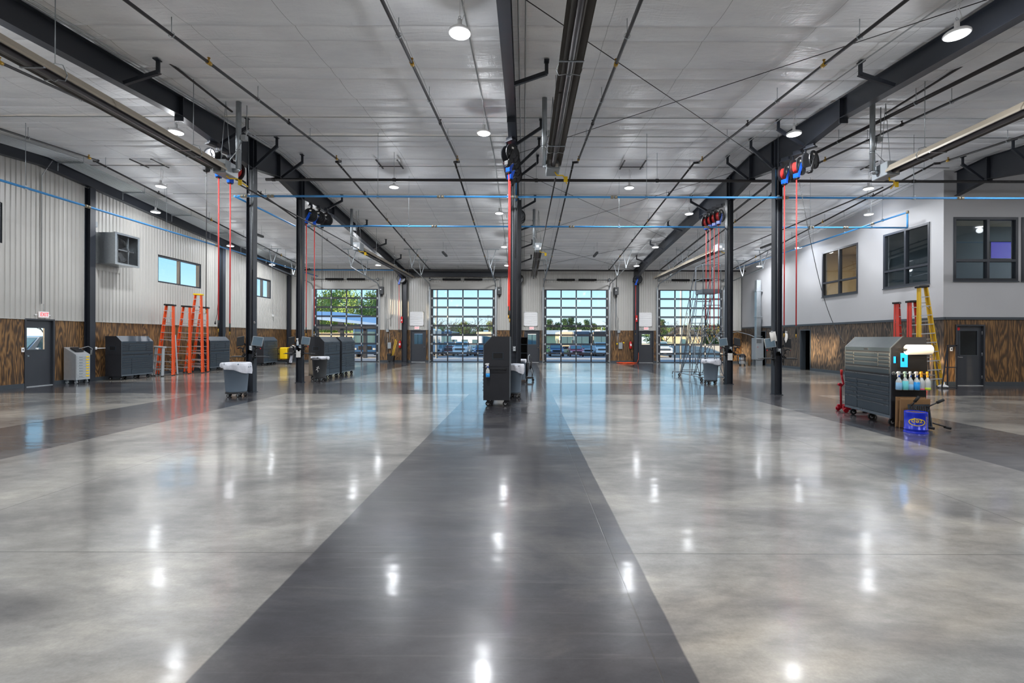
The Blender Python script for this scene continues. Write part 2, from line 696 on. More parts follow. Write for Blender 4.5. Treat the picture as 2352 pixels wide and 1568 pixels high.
M_LAMP = mat('lit diffuser', rgb(250, 250, 255), 0.4, 0, 0.0, emit=(0.95, 0.97, 1, 1), estr=14)
M_SPRING = mat('black spring steel', rgb(26, 26, 28), 0.4, 0.5, 0.2)

# ------------------------------------------------------------------ floor, ground, ceiling
tag(MB().box(WL - 0.2, WRN, YN - 0.2, YF + 0.15, -0.2, 0).build('floor', M_FLOOR), kind='structure')


def ceiling():
    xs = np.arange(WL - 0.1, WRN, 0.305)
    base = []
    for k in range(-8, 22):
        base += [8.33 + 1.52 * k, 8.81 + 1.52 * k]
    cre = np.array([c for c in base if YN - 2 < c < YF + 2])
    ys = []
    for i in range(len(cre) - 1):
        m = 5 if cre[i + 1] - cre[i] < 0.7 else 9
        ys += list(np.linspace(cre[i], cre[i + 1], m, endpoint=False))
    ys += [c + d for c in cre for d in (-0.012, 0.012)]
    ys = np.array(sorted(y for y in ys if YN - 0.1 < y < YF + 0.12) + [YF + 0.1])
    rs = np.random.RandomState(3)
    vx = rs.rand(len(cre) + 1, 64)
    V = []
    for y in ys:
        i = int(np.searchsorted(cre, y + 1e-6)) - 1
        i = max(0, min(len(cre) - 2, i))
        w = cre[i + 1] - cre[i]
        t = (y - cre[i]) / w
        s = max(0.0, math.sin(PI * min(max(t, 0), 1))) ** 0.55
        up = 0.03 if min(abs(y - cre[i]), abs(y - cre[i + 1])) < 0.003 else 0.0
        for x in xs:
            q = (x + 18.3) / 1.83
            a = vx[i][int(q) % 64] * (1 - q % 1) + vx[i][(int(q) + 1) % 64] * (q % 1)
            cross = 0.38 + 0.62 * math.sin(PI * (q % 1))
            V.append((x, y, zc(y) + 0.02 + up - s * (0.04 + 0.05 * a) * (1.0 if w > 0.7 else 0.55) * cross))
    nx, ny = len(xs), len(ys)
    Fc = [(j * nx + i, j * nx + i + 1, (j + 1) * nx + i + 1, (j + 1) * nx + i) for j in range(ny - 1) for i in range(nx - 1)]
    me = bpy.data.meshes.new('ceiling')
    me.from_pydata(V, [], Fc)
    me.materials.append(M_CEIL)
    me.polygons.foreach_set('use_smooth', [True] * len(Fc))
    o = bpy.data.objects.new('ceiling', me)
    COL.objects.link(o)
    tag(o, kind='structure')
    rf = MB()
    for (a, b) in ((YN - 0.3, RIDGE_Y), (RIDGE_Y, YF + 0.3)):
        rf.add([(WL - 0.4, a, zc(a) + 0.25), (WRN + 0.4, a, zc(a) + 0.25), (WRN + 0.4, b, zc(b) + 0.25), (WL - 0.4, b, zc(b) + 0.25)], [(0, 1, 2, 3)])
        rf.add([(WL - 0.4, a, zc(a) + 0.15), (WRN + 0.4, a, zc(a) + 0.15), (WRN + 0.4, b, zc(b) + 0.15), (WL - 0.4, b, zc(b) + 0.15)], [(0, 1, 2, 3)])
    rf.build('roof_deck', M_GALV, o)
    return o


ceiling()

# ------------------------------------------------------------------ walls
PL = {'left': (lambda a, d, z: (WL + d, a, z)), 'far': (lambda a, d, z: (a, YF - d, z)),
      'right': (lambda a, d, z: (WR - d, a, z)), 'office': (lambda a, d, z: (a, YO - d, z)), 'near': (lambda a, d, z: (a, YN + d, z)),
      'east': (lambda a, d, z: (WRN - d, a, z))}


def wbox(mb, P, a0, a1, d0, d1, z0, z1, z1b=None):
    z1b = z1 if z1b is None else z1b
    vs = [P(a0, d0, z0), P(a1, d0, z0), P(a1, d1, z0), P(a0, d1, z0), P(a0, d0, z1), P(a1, d0, z1b), P(a1, d1, z1b), P(a0, d1, z1)]
    return mb.add(vs, [(3, 2, 1, 0), (4, 5, 6, 7), (0, 1, 5, 4), (1, 2, 6, 5), (2, 3, 7, 6), (3, 0, 4, 7)])


def backing(side, a0, a1, top, ops, m, d0=-0.25, d1=-0.02):
    mb = MB()
    P = PL[side]
    brk = [(RIDGE_Y, RIDGE_Y, 0, 0)] if side in ('left', 'right', 'east') else []
    for s, t, z0, z1 in cells(a0, a1, 0, 99, ops + brk):
        if z1 > 50:
            wbox(mb, P, s, t, d0, d1, z0, top(s), top(t))
        else:
            wbox(mb, P, s, t, d0, d1, z0, z1)
    o = mb.build('wall_' + {'office': 'front'}.get(side, side), m)
    return tag(o, kind='structure')


def rib_panel(side, a0, a1, z0, t0, t1, parent):
    P = PL[side]
    pitch, mb = 0.1524, MB()
    pts = [(a0, 0)]
    k = math.floor(a0 / pitch)
    while k * pitch < a1 + pitch:
        for u, d in ((0.0, 0), (0.016, 0.026), (0.05, 0.026), (0.066, 0)):
            q = k * pitch + u
            if a0 < q < a1:
                pts.append((q, d))
        k += 1
    pts.append((a1, 0))
    vs = []
    for q, d in pts:
        top = t0 + (t1 - t0) * (q - a0) / (a1 - a0)
        vs += [P(q, d, z0), P(q, d, top)]
    n = len(pts)
    mb.add(vs, [(2 * i, 2 * i + 2, 2 * i + 3, 2 * i + 1) for i in range(n - 1)])
    return mb.build('metal_panel', M_PANEL, parent, fix=False)


def clad(side, a0, a1, zb, top, ops, parent, step=0.914):
    brk = [(RIDGE_Y, RIDGE_Y, 0, 0)] if side == 'left' else []
    a = a0
    while a < a1 - 0.02:
        b = min(a + step, a1)
        for s, t, z0, z1 in cells(a, b, zb, 99, ops + brk):
            if t - s < 0.005:
                continue
            if z1 > 50:
                rib_panel(side, s, t, z0, top(s), top(t), parent)
            else:
                rib_panel(side, s, t, z0, z1, z1, parent)
        a = b


def sheets(side, a0, a1, z0, z1, ops, parent, m, step=1.22):
    a = a0
    P = PL[side]
    while a < a1 - 0.02:
        b = min(a + step, a1)
        for s, t, u, w in cells(a, b, z0, z1, ops):
            if t - s < 0.03:
                continue
            mb = MB()
            wbox(mb, P, s + 0.0015, t - 0.0015, -0.02, 0.0, u, w)
            mb.build('plywood_sheet', m, parent)
        a = b


def rail(name, side, a0, a1, z0, z1, ops, m, d=0.02):
    mb = MB()
    for s, t, u, w in cells(a0, a1, z0, z1, ops):
        wbox(mb, PL[side], s, t, -0.02, d, u, w)
    return tag(mb.build(name, m), kind='structure')


top_y = lambda y: zc(y) + 0.05
FAR_TOP = lambda x: zc(YF) + 0.12
GD = [(-14.12, -9.80), (-6.25, -1.95), (1.40, 5.70), (9.08, 13.40)]          # overhead doors, far wall
MD = [(-7.62, -6.58), (0.05, 1.09), (7.74, 8.78)]                             # walk doors, far wall
GH, MH = 4.92, 2.16
LW = [(20.56, 23.3, 4.0, 5.2), (28.0, 29.75, 4.05, 5.2), (11.6, 14.42, 4.45, 5.68), (6.1, 8.85, 4.0, 5.2), (0.1, 2.85, 4.0, 5.2)]
LDR = (15.06, 16.02)
WZ = 2.18                                                                      # top of wainscot

# left wall
ops = LW and [*LW, (LDR[0], LDR[1], 0, MH + 0.04)]
wl = backing('left', YN, YF, top_y, ops, M_TRIM)
clad('left', YN, YF, WZ, top_y, ops, wl)
sheets('left', YN, YF, 0.12, WZ, ops, wl, M_PLY)
rail('baseboard_left', 'left', YN, YF, 0, 0.13, [(LDR[0], LDR[1], 0, 1)], M_TRIM)
rail('trim_1', 'left', YN, YF, WZ - 0.012, WZ + 0.012, [(LDR[0], LDR[1], 0, MH + 0.04)], M_PANEL, 0.03)
# far wall
ops = [(a, b, 0, GH) for a, b in GD] + [(a, b, 0, MH) for a, b in MD]
wf = backing('far', WL, WR + 0.2, FAR_TOP, ops, M_TRIM)
clad('far', WL, WR - 0.02, WZ, FAR_TOP, ops, wf)
sheets('far', WL, WR, 0.12, WZ, ops, wf, M_PLY)
rail('baseboard_far', 'far', WL, WR, 0, 0.13, [(o[0], o[1], 0, 1) for o in ops], M_TRIM)
rail('trim_2', 'far', WL, WR, WZ - 0.012, WZ + 0.012, ops, M_PANEL, 0.03)
# office wall on the right and its return facing the hall
RW = [(20.9, 23.4, 3.67, 5.88), (17.2, 19.42, 3.67, 5.88)]
RD = [(24.26, 25.2), (28.75, 29.65)]
CZ = 2.36
ops = RW + [(a, b, 0, 2.12) for a, b in RD]
wr = backing('right', YO + 0.03, YF, top_y, ops, M_PAINT)
sheets('right', YO, YF, 0.13, CZ - 0.05, ops, wr, M_PLYD)
rail('baseboard_right', 'right', YO, YF, 0, 0.14, ops, M_TRIM)
rail('trim_3', 'right', YO - 0.03, YF, CZ - 0.05, CZ + 0.04, [], M_TRIM, 0.03)
OW = [(15.04, 17.3, 3.67, 5.9), (17.42, 19.7, 3.67, 5.9)]
OD = (15.1, 16.12)
ops = OW + [(OD[0], OD[1], 0, 2.14)]
wof = backing('office', WR + 0.001, WRN, lambda x: zc(YO) + 0.05, ops, M_PAINT)
sheets('office', WR, WRN, 0.13, CZ - 0.05, ops, wof, M_PLY)
rail('baseboard_front', 'office', WR, WRN, 0, 0.14, ops, M_TRIM)
rail('trim_4', 'office', WR + 0.03, WRN, CZ - 0.05, CZ + 0.04, [], M_TRIM, 0.03)
# near wall behind the photographer, east wall beyond the frame
NG = [(-13.2, -8.9)]
wn = backing('near', WL, WRN, lambda x: zc(YN) + 0.05, [(a, b, 0, GH) for a, b in NG], M_TRIM)
clad('near', WL, WRN, WZ, lambda x: zc(YN) + 0.05, [(a, b, 0, GH) for a, b in NG], wn, 1.828)
sheets('near', WL, WRN, 0.0, WZ, [(a, b, 0, GH) for a, b in NG], wn, M_PLY, 2.44)
we = backing('east', YN, YO, top_y, [], M_PAINT)

# ------------------------------------------------------------------ overhead doors
def overhead_door(name, x0, x1, y, face, full=True):
    """local frame: face of the door looks to -y"""
    w, c = x1 - x0, (x0 + x1) / 2
    t = bpy.data.objects.new(name, None)
    COL.objects.link(t)
    t.location = (c, y, 0)
    t.rotation_euler[2] = 0 if face < 0 else PI
    tag(t, kind='structure')
    hw, n = w / 2, 8
    sh = GH / n
    first = None
    for k in range(n):
        z0 = k * sh
        if first is None:
            mb = MB()
            ys = (0.02, 0.07)
            mb.box(-hw, -hw + 0.15, *ys, 0.004, sh - 0.004)
            mb.box(hw - 0.15, hw, *ys, 0.004, sh - 0.004)
            mb.box(-hw + 0.15, hw - 0.15, *ys, 0.004, 0.062)
            mb.box(-hw + 0.15, hw - 0.15, *ys, sh - 0.062, sh - 0.004)
            pw = (w - 0.3 - 3 * 0.08) / 4
            for j in range(3):
                xx = -hw + 0.15 + (j + 1) * pw + j * 0.08
                mb.box(xx, xx + 0.08, *ys, 0.062, sh - 0.062)
            s = mb.build('door_section', M_STEEL, t)
            first = s
            pane0 = None
            for j in range(4):
                xx = -hw + 0.15 + j * (pw + 0.08)
                if pane0 is None:
                    pane0 = MB().box(xx, xx + pw, 0.042, 0.048, 0.058, sh - 0.058).build('pane', M_GLASS, s)
                else:
                    q = copy_tree(pane0, s)
                    q.location.x = j * (pw + 0.08)
        else:
            s = copy_tree(first, t)
            s.location.z = z0
    hg = MB()
    for k in range(1, n):
        for j in range(5):
            xx = (-hw + 0.07) if j == 0 else (hw - 0.07) if j == 4 else -hw + 0.15 + j * pw + (j - 0.5) * 0.08
            hg.cbox(xx - 0.03, xx + 0.03, -0.005, 0.02, k * sh - 0.07, k * sh + 0.07, 0.006)
    for s in (-1, 1):
        for k in range(9):
            hg.cyl((s * (hw - 0.02), -0.03, max(0.1, k * sh)), (s * (hw + 0.06), -0.03, max(0.1, k * sh)), 0.03, 8)
    tag(hg.build('hinge', M_ALU, t), kind='stuff')
    for s in (-1, 1):
        mb = MB()
        x = s * (hw + 0.06)
        pts = [(x, -0.06, 0.05), (x, -0.06, 4.9), (x, -0.12, 5.1), (x, -0.35, 5.25), (x, -0.8, 5.3)]
        if full:
            pts.append((x, -5.3, 5.62))
        for p, q in zip(pts[:-1], pts[1:]):
            mb.bar(p, q, 0.06, 0.05)
        mb.build('track', M_GALV, t)
        mb = MB()
        mb.box(x + s * 0.03, x + s * 0.07, -0.09, 0.0, 0.0, 5.05)
        mb.build('track_bracket', M_GALV, t)
        if full:
            mb = MB()
            zt = zc(y - 5.2) - 0.08
            mb.bar((x, -5.25, 5.62), (x - 0.18, -5.25, zt), 0.035, 0.035)
            mb.bar((x, -5.25, 5.62), (x + 0.32, -5.25, zt), 0.035, 0.035)
            mb.bar((x - 0.45, -5.25, zt), (x + 0.5, -5.25, zt), 0.05, 0.04)
            zt = zc(y - 2.8) - 0.08
            mb.bar((x, -2.8, 5.45), (x + s * 0.15, -2.8, zt), 0.035, 0.035)
            mb.bar((x, -2.8, 5.45), (x - s * 0.3, -2.8, zt), 0.035, 0.035)
            mb.bar((x - 0.4, -2.8, zt), (x + 0.4, -2.8, zt), 0.05, 0.04)
            mb.build('track_hanger', M_GALV, t)
    MB().box(-hw - 0.04, hw + 0.04, -0.03, -0.012, GH, GH + 0.46).build('header_panel', M_PANEL, t)
    MB().box(-hw, hw, -0.012, 0.03, GH - 0.03, GH + 0.03).build('header_seal', M_STEEL, t)
    MB().cyl((-hw - 0.12, -0.2, 5.55), (hw + 0.3, -0.2, 5.55), 0.018, 8).build('torsion_shaft', M_GALV, t)
    for a, b in ((-1.33, -0.12), (0.12, 1.33)):
        mb = MB()
        nn = 26
        pr = []
        for i in range(nn):
            h = a + (b - a) * i / nn
            pr += [(0.062, h), (0.078, h + (b - a) / nn * 0.4)]
        pr.append((0.062, b))
        mb.lathe(pr, (0, -0.2, 5.55), 10, 'x')
        mb.build('torsion_spring', M_SPRING, t)
    for s in (-1, 1):
        MB().cyl((s * (hw - 0.02), -0.2, 5.55), (s * (hw + 0.09), -0.2, 5.55), 0.1, 14).build('cable_drum', M_GALV, t)
    return t


dn = 0
for a, b in GD:
    dn += 1
    overhead_door('door_%d' % dn, a, b, YF, -1)
for a, b in NG:
    dn += 1
    overhead_door('door_%d' % dn, a, b, YN, 1, full=False)

# ------------------------------------------------------------------ walk doors
def walk_door(loc, rz, w, h, win, hand=1, lever=False, hinges=False):
    global dn
    dn += 1
    t = bpy.data.objects.new('door_%d' % dn, None)
    COL.objects.link(t)
    t.location, t.rotation_euler = loc, (0, 0, rz)
    tag(t, kind='structure')
    hw = w / 2
    mb = MB()
    for s in (-1, 1):
        mb.box(s * hw - 0.025 * (1 + s), s * hw + 0.025 * (1 - s), -0.03, 0.2, 0, h)
    mb.box(-hw + 0.05, hw - 0.05, -0.03, 0.2, h - 0.05, h)
    mb.build('door_frame', M_DOORP, t)
    mb = MB()
    op = [win] if win else []
    for s, u, z0, z1 in cells(-hw + 0.052, hw - 0.052, 0.02, h - 0.052, op):
        mb.box(s, u, 0.05, 0.09, z0, z1)
    lf = mb.build('door_leaf', M_DOORP, t)
    if win:
        a, b, z0, z1 = win
        MB().box(a, b, 0.066, 0.072, z0, z1).build('pane', M_GLASS, lf)
        mb = MB()
        for p in ((a - 0.03, a, z0 - 0.03, z1 + 0.03), (b, b + 0.03, z0 - 0.03, z1 + 0.03), (a, b, z0 - 0.03, z0), (a, b, z1, z1 + 0.03)):
            mb.box(p[0], p[1], 0.04, 0.05, p[2], p[3])
        mb.build('glazing_bead', M_TRIM, lf)
    x = hand * (hw - 0.11)
    mb = MB()
    mb.cyl((x, 0.05, 1.0), (x, 0.02, 1.0), 0.032, 14)
    if lever:
        mb.cyl((x, 0.02, 1.0), (x, -0.02, 1.0), 0.014, 8)
        mb.bar((x, -0.02, 1.0), (x - hand * 0.13, -0.02, 0.995), 0.018, 0.02)
    else:
        mb.cyl((x, 0.02, 1.0), (x, -0.03, 1.0), 0.022, 12, 0.028)
    mb.build('door_handle', M_CHROME, lf)
    if hinges:
        for z in (0.3, 1.1, 1.85):
            MB().cyl((-hand * (hw - 0.045), 0.03, z - 0.06), (-hand * (hw - 0.045), 0.03, z + 0.06), 0.014, 8).build('hinge', M_ALU, t)
    MB().box(-hw + 0.05, hw - 0.05, -0.02, 0.2, 0.0, 0.018).build('threshold', M_ALU, t)
    return t, lf


for a, b in MD:
    walk_door(((a + b) / 2, YF, 0), 0, b - a, MH, (-0.28, 0.28, 1.22, 1.92), 1)
walk_door((WL, sum(LDR) / 2, 0), PI / 2, LDR[1] - LDR[0], MH + 0.04, (-0.36, 0.2, 1.2, 1.9), -1)
t, lf = walk_door((sum(OD) / 2, YO, 0), 0, OD[1] - OD[0], 2.14, (-0.3, 0.3, 1.07, 1.92), -1, True, True)
sg = MB().box(-0.43, -0.31, 0.044, 0.05, 1.94, 2.04).build('fire_sticker', M_REDP, lf)
# two open doorways of the office wing
M_DBLUE = mat('blue grey door paint', rgb(72, 104, 126), 0.4, 0, 0.05)
for i, (a, b) in enumerate(RD):
    dn += 1
    t = bpy.data.objects.new('door_%d' % dn, None)
    COL.objects.link(t)
    t.location, t.rotation_euler = (WR, (a + b) / 2, 0), (0, 0, -PI / 2)
    tag(t, kind='structure')
    hw = (b - a) / 2
    mb = MB()
    for s in (-1, 1):
        mb.box(s * hw - 0.025 * (1 + s), s * hw + 0.025 * (1 - s), -0.03, 0.25, 0, 2.12)
    mb.box(-hw + 0.05, hw - 0.05, -0.03, 0.25, 2.07, 2.12)
    mb.build('door_frame', M_TRIM, t)
    mb = MB()
    mb.box(hw - 0.10, hw - 0.055, 0.2, 0.2 + 0.85, 0.02, 2.06)
    mb.build('door_leaf', M_DBLUE, t)

# ------------------------------------------------------------------ windows
wn_ = 0


def window(loc, rz, w, h, mulls, rails, glass, fr=0.07):
    global wn_
    wn_ += 1
    t = bpy.data.objects.new('window_%d' % wn_, None)
    COL.objects.link(t)
    t.location, t.rotation_euler = loc, (0, 0, rz)
    tag(t, kind='structure')
    mb = MB()
    d = (0.0, 0.14)
    mb.box(-w / 2, -w / 2 + fr, *d, 0, h)
    mb.box(w / 2 - fr, w / 2, *d, 0, h)
    mb.box(-w / 2 + fr, w / 2 - fr, *d, 0, fr)
    mb.box(-w / 2 + fr, w / 2 - fr, *d, h - fr, h)
    mb.build('window_frame', M_STEEL, t)
    xs = [-w / 2 + fr] + [v for m in mulls for v in (m - fr / 2, m + fr / 2)] + [w / 2 - fr]
    zs = [fr] + [v for r in rails for v in (r - fr / 2, r + fr / 2)] + [h - fr]
    mm = MB()
    for m in mulls:
        mm.box(m - fr / 2, m + fr / 2, *d, fr, h - fr)
    for i in range(0, len(xs), 2):
        for r in rails:
            mm.box(xs[i], xs[i + 1], *d, r - fr / 2, r + fr / 2)
    mm.build('mullion', M_STEEL, t)
    for i in range(0, len(xs), 2):
        for j in range(0, len(zs), 2):
            MB().box(xs[i], xs[i + 1], 0.07, 0.076, zs[j], zs[j + 1]).build('pane', glass, t)
    MB().box(-w / 2 - 0.02, w / 2 + 0.02, -0.02, 0.0, -0.04, 0.0).build('window_sill', M_TRIM if glass == M_GLASSD else M_PANEL, t)
    return t


for a, b, z0, z1 in LW:
    window((WL - 0.03, (a + b) / 2, z0), PI / 2, b - a, z1 - z0, [0.0], [], M_GLASS)
for a, b, z0, z1 in RW:
    window((WR, (a + b) / 2, z0), -PI / 2, b - a, z1 - z0, [0.0], [(z1 - z0) * 0.31], M_GLASSD, 0.08)
for a, b, z0, z1 in OW:
    window(((a + b) / 2, YO, z0), 0, b - a, z1 - z0, [0.08], [(z1 - z0) * 0.32], M_GLASSD, 0.09)

# ------------------------------------------------------------------ rooms behind the office glass
M_CREAM = mat('cream office paint', rgb(206, 188, 160), 0.6, 0, 0.03)
M_DIM = mat('slate office paint', rgb(96, 106, 112), 0.6, 0, 0.05)
M_CARP = mat('office carpet', rgb(84, 80, 76), 0.9, 0, 0.2, 40)
x0, x1 = WR + 0.26, 19.4
tag(MB().box(WR + 0.26, WRN, YO + 0.26, YF, 2.9, 3.05).build('floor', M_CARP), kind='structure')
tag(MB().box(x1, x1 + 0.1, 20.2, YF, 3.05, 6.4).build('wall_inner', M_CREAM), kind='structure')
tag(MB().box(x0, x1, 20.1, 20.2, 3.05, 6.4).build('wall_inner', M_CREAM), kind='structure')
tag(MB().box(x0, x1 + 0.1, 26.9, 27.0, 3.05, 6.4).build('wall_inner', M_CREAM), kind='structure')
tag(MB().box(x0, WRN, YO + 0.26, 27.0, 6.4, 6.45).build('ceiling', M_CREAM), kind='structure')
tag(MB().box(x1 + 0.1, WRN, 20.1, 20.2, 3.05, 6.4).build('wall_inner', M_DIM), kind='structure')
tag(MB().box(x0, x1 + 0.02, 20.0, 20.095, 3.05, 6.4).build('wall_inner', M_DIM), kind='structure')
tag(MB().box(15.0, 22.7, 30.4, 30.5, 0, 2.9).build('wall_inner', M_DIM), kind='structure')
tag(MB().box(16.6, 16.7, YO + 0.3, 30.4, 0, 2.9).build('wall_inner', M_DIM), kind='structure')
hw = MB().cbox(17.6, 17.75, 23.5, 26.8, 3.05, 4.15, 0.01)
t = tag(hw.build('stair_half_wall', M_WHITE), 'white half wall beside the stairs inside the lit office window', 'wall')
rl = thing('handrail', 'dark sloping stair handrail seen through the lit cream office window', 'handrail', (17.2, 22.6, 3.1))
MB().tube([(0, 0, 1.2), (0.0, 0.6, 1.0), (0.0, 2.4, 0.15)], 0.025).build('rail', M_BLACK, rl)
for q in (0.3, 1.2, 2.1):
    MB().cyl((0, q, 0), (0, q, 1.1 - q * 0.4), 0.015, 6).build('baluster', M_BLACK, rl)
M_TV = mat('violet lit screen', rgb(60, 52, 130), 0.2, 0, 0.3, 3, emit=(0.16, 0.12, 0.70, 1), estr=0.3)
tv = thing('television', 'violet lit wall television seen through the glass facing the hall', 'television', (20.3, 20.02, 5.0))
MB().cbox(-0.68, 0.68, -0.05, 0.06, 0, 0.76, 0.01).build('bezel', M_BLACK, tv)
MB().box(-0.64, 0.64, -0.056, -0.05, 0.04, 0.72).build('screen', M_TV, tv)
for (lx, ly, lz, lw, en, cc) in ((17.2, 23.5, 6.3, 1.0, 85, (1, 0.86, 0.66)), (20, 18.4, 6.3, 0.6, 16, (0.8, 0.95, 1))):
    t = thing('ceiling_panel', ('warm' if en > 50 else 'cool') + ' ceiling light panel inside the office behind the windows', 'ceiling light', (lx, ly, lz))
    MB().cbox(-lw / 2, lw / 2, -lw / 2, lw / 2, 0.02, 0.09, 0.01).build('frame', M_WHITE, t)
    L = bpy.data.lights.new('office_light', 'AREA')
    L.energy, L.size, L.color = en, lw, cc
    lo = bpy.data.objects.new('office_light', L)
    COL.objects.link(lo)
    lo.parent = t
    lo.location = (0, 0, 0)

# ------------------------------------------------------------------ steel columns
def column(x, y, h, label, group, w=0.2, dn=0.2, cond=(), base=True):
    """H column, flanges facing east and west, open channel towards the camera"""
    t = thing('steel_column', label, 'column', (x, y, 0), 0, group)
    for s in (-1, 1):
        MB().box(s * w / 2 - 0.006, s * w / 2 + 0.006, -dn / 2, dn / 2, 0.02, h).build('flange', M_STEEL, t)
    MB().box(-w / 2 + 0.006, w / 2 - 0.006, -0.005, 0.005, 0.02, h).build('web', M_STEEL, t)
    if base:
        b = MB().box(-w / 2 - 0.03, w / 2 + 0.03, -dn / 2 - 0.03, dn / 2 + 0.03, 0, 0.02)
        for sx in (-1, 1):
            for sy in (-1, 1):
                b.cyl((sx * w * 0.36, sy * dn * 0.32, 0.02), (sx * w * 0.36, sy * dn * 0.32, 0.05), 0.012, 6)
        b.build('base_plate', M_STEEL, t)
    for dx, z0, z1, mm, r in cond:
        MB().cyl((dx, -0.04, z0), (dx, -0.04, z1), r, 8).build('conduit' if mm is not M_BLUEP else 'air_drop_pipe', mm, t)
    return t


def zb(y):
    """underside of the roof beams"""
    P = [(-1.3, 0.75), (1.8, 0.5), (7, 0.45), (11, 0.45), (13.8, 0.86), (15.4, 0.72), (16.95, 0.86), (19.8, 0.45), (28.5, 0.45), (31.9, 0.72)]
    for (a, u), (b, v) in zip(P[:-1], P[1:]):
        if a <= y <= b:
            return zc(y) - 0.1 - (u + (v - u) * (y - a) / (b - a))
    return zc(y) - 0.6


G1 = 'steel columns of the hall'
CW = M_COND
box_z = 1.30
colA = column(XL, 13.95, zb(13.95), 'dark steel column behind the grey bin with white liner, left half of hall', G1, cond=((0.01, 1.35, 6.5, CW, 0.012), (0.05, 3.6, 6.6, CW, 0.01)))
colB = column(XL, 17.0, zb(17.0), 'dark steel column with a white paper, beside the dark grey bin', G1, cond=((0.04, 1.35, 6.5, CW, 0.012),))
colC = column(XC, 14.05, zb(14.05), 'dark steel column right behind the centre tool chest', G1, cond=((-0.03, 1.3, 6.6, CW, 0.012), (0.04, 4.0, 6.6, CW, 0.012), (0.07, 5.67, 6.6, M_BLUEP, 0.012)))
colD = column(XC + 0.1, 17.0, zb(17.0), 'dark steel column hidden behind the centre column, beside the slim bin', G1)
colE = column(XR - 0.07, 13.75, zb(13.75), 'dark steel column with papers clipped above two tablets, right half', G1, cond=((0.0, 1.25, 6.2, CW, 0.012), (-0.06, 5.67, 6.5, M_BLUEP, 0.014)))
colF = column(XR - 0.07, 16.95, zb(16.95), 'dark steel column beside the rolling stair and its bin', G1, cond=((-0.02, 1.35, 6.4, CW, 0.012),))
for x, lb in ((XL + 0.05, 'left of the first walk door'), (XC, 'left of the middle walk door'), (XR + 0.12, 'beside the fire extinguisher and orange coil')):
    column(x, 31.72, zc(31.7) - 0.8, 'dark steel column on the far wall ' + lb, G1, 0.3, 0.3)
for y, lb in ((17.2, 'left of the exhaust fan'), (24.75, 'behind the middle wall chest'), (31.8, 'in the far left corner')):
    column(WL + 0.13, y, zc(y) - 0.5, 'dark steel column on the ribbed left wall ' + lb, 'end wall columns', 0.2, 0.22)

# ------------------------------------------------------------------ roof beams
def roof_beam(x, ya, yb, label, side, braces, w=0.2):
    t = thing('roof_beam', label, 'beam', (x, 0, 0), 0, 'tapered steel roof beams')
    ys = [y for y in (-1.2, 1.8, 7, 11, 13.8, 15.4, 16.95, 19.8, 24, 28.5, 31.9) if ya < y < yb]
    ys = [ya] + ys + [yb]
    wb, bf, tf = MB(), MB(), MB()
    for a, b in zip(ys[:-1], ys[1:]):
        A, B = zc(a) - 0.1, zc(b) - 0.1
        vs = [(-0.006, a, zb(a)), (-0.006, b, zb(b)), (-0.006, b, B), (-0.006, a, A), (0.006, a, zb(a)), (0.006, b, zb(b)), (0.006, b, B), (0.006, a, A)]
        wb.add(vs, [(0, 1, 2, 3), (7, 6, 5, 4), (0, 4, 5, 1), (3, 2, 6, 7), (0, 3, 7, 4), (1, 5, 6, 2)])
        for mb, u, v in ((bf, zb(a), zb(b)), (tf, A, B)):
            mb.add([(-w / 2, a, u - 0.012), (w / 2, a, u - 0.012), (w / 2, b, v - 0.012), (-w / 2, b, v - 0.012), (-w / 2, a, u), (w / 2, a, u), (w / 2, b, v), (-w / 2, b, v)],
                   [(3, 2, 1, 0), (4, 5, 6, 7), (0, 1, 5, 4), (1, 2, 6, 5), (2, 3, 7, 6), (3, 0, 4, 7)])
    wb.build('web', M_STEEL, t)
    bf.build('bottom_flange', M_STEEL, t)
    tf.build('top_flange', M_STEEL, t)
    for y in (11.0, 13.86, 14.04, 15.4, 16.9, 17.1, 19.8):
        if ya < y < yb:
            k = 0.12 if y in (11.0, 19.8, 15.4) else 0
            MB().box(-w / 2, w / 2, y - 0.012, y + 0.012, zb(y) - k, zc(y) - 0.1).build('splice_plate' if k else 'stiffener', M_STEEL, t)
    for y in braces:
        if not ya < y < yb:
            continue
        z1 = zc(y) - 0.1
        mb = MB()
        mb.bar((side * 0.08, y, zb(y) + 0.03), (side * 0.74, y + 0.05, z1 - 0.16), 0.012, 0.07)
        mb.bar((side * 0.08, y + 0.03, zb(y) + 0.0), (side * 0.76, y + 0.08, z1 - 0.19), 0.06, 0.012)
        mb.box(side * 0.74 - 0.035, side * 0.74 + 0.035, y + 0.02, y + 0.05, z1 - 0.2, z1 + 0.05)
        mb.box(side * 0.74 - 0.05, side * 0.74 + 0.05, y - 0.05, y + 0.08, z1 + 0.03, z1 + 0.05)
        mb.build('flange_brace', M_STEEL, t)
    return t


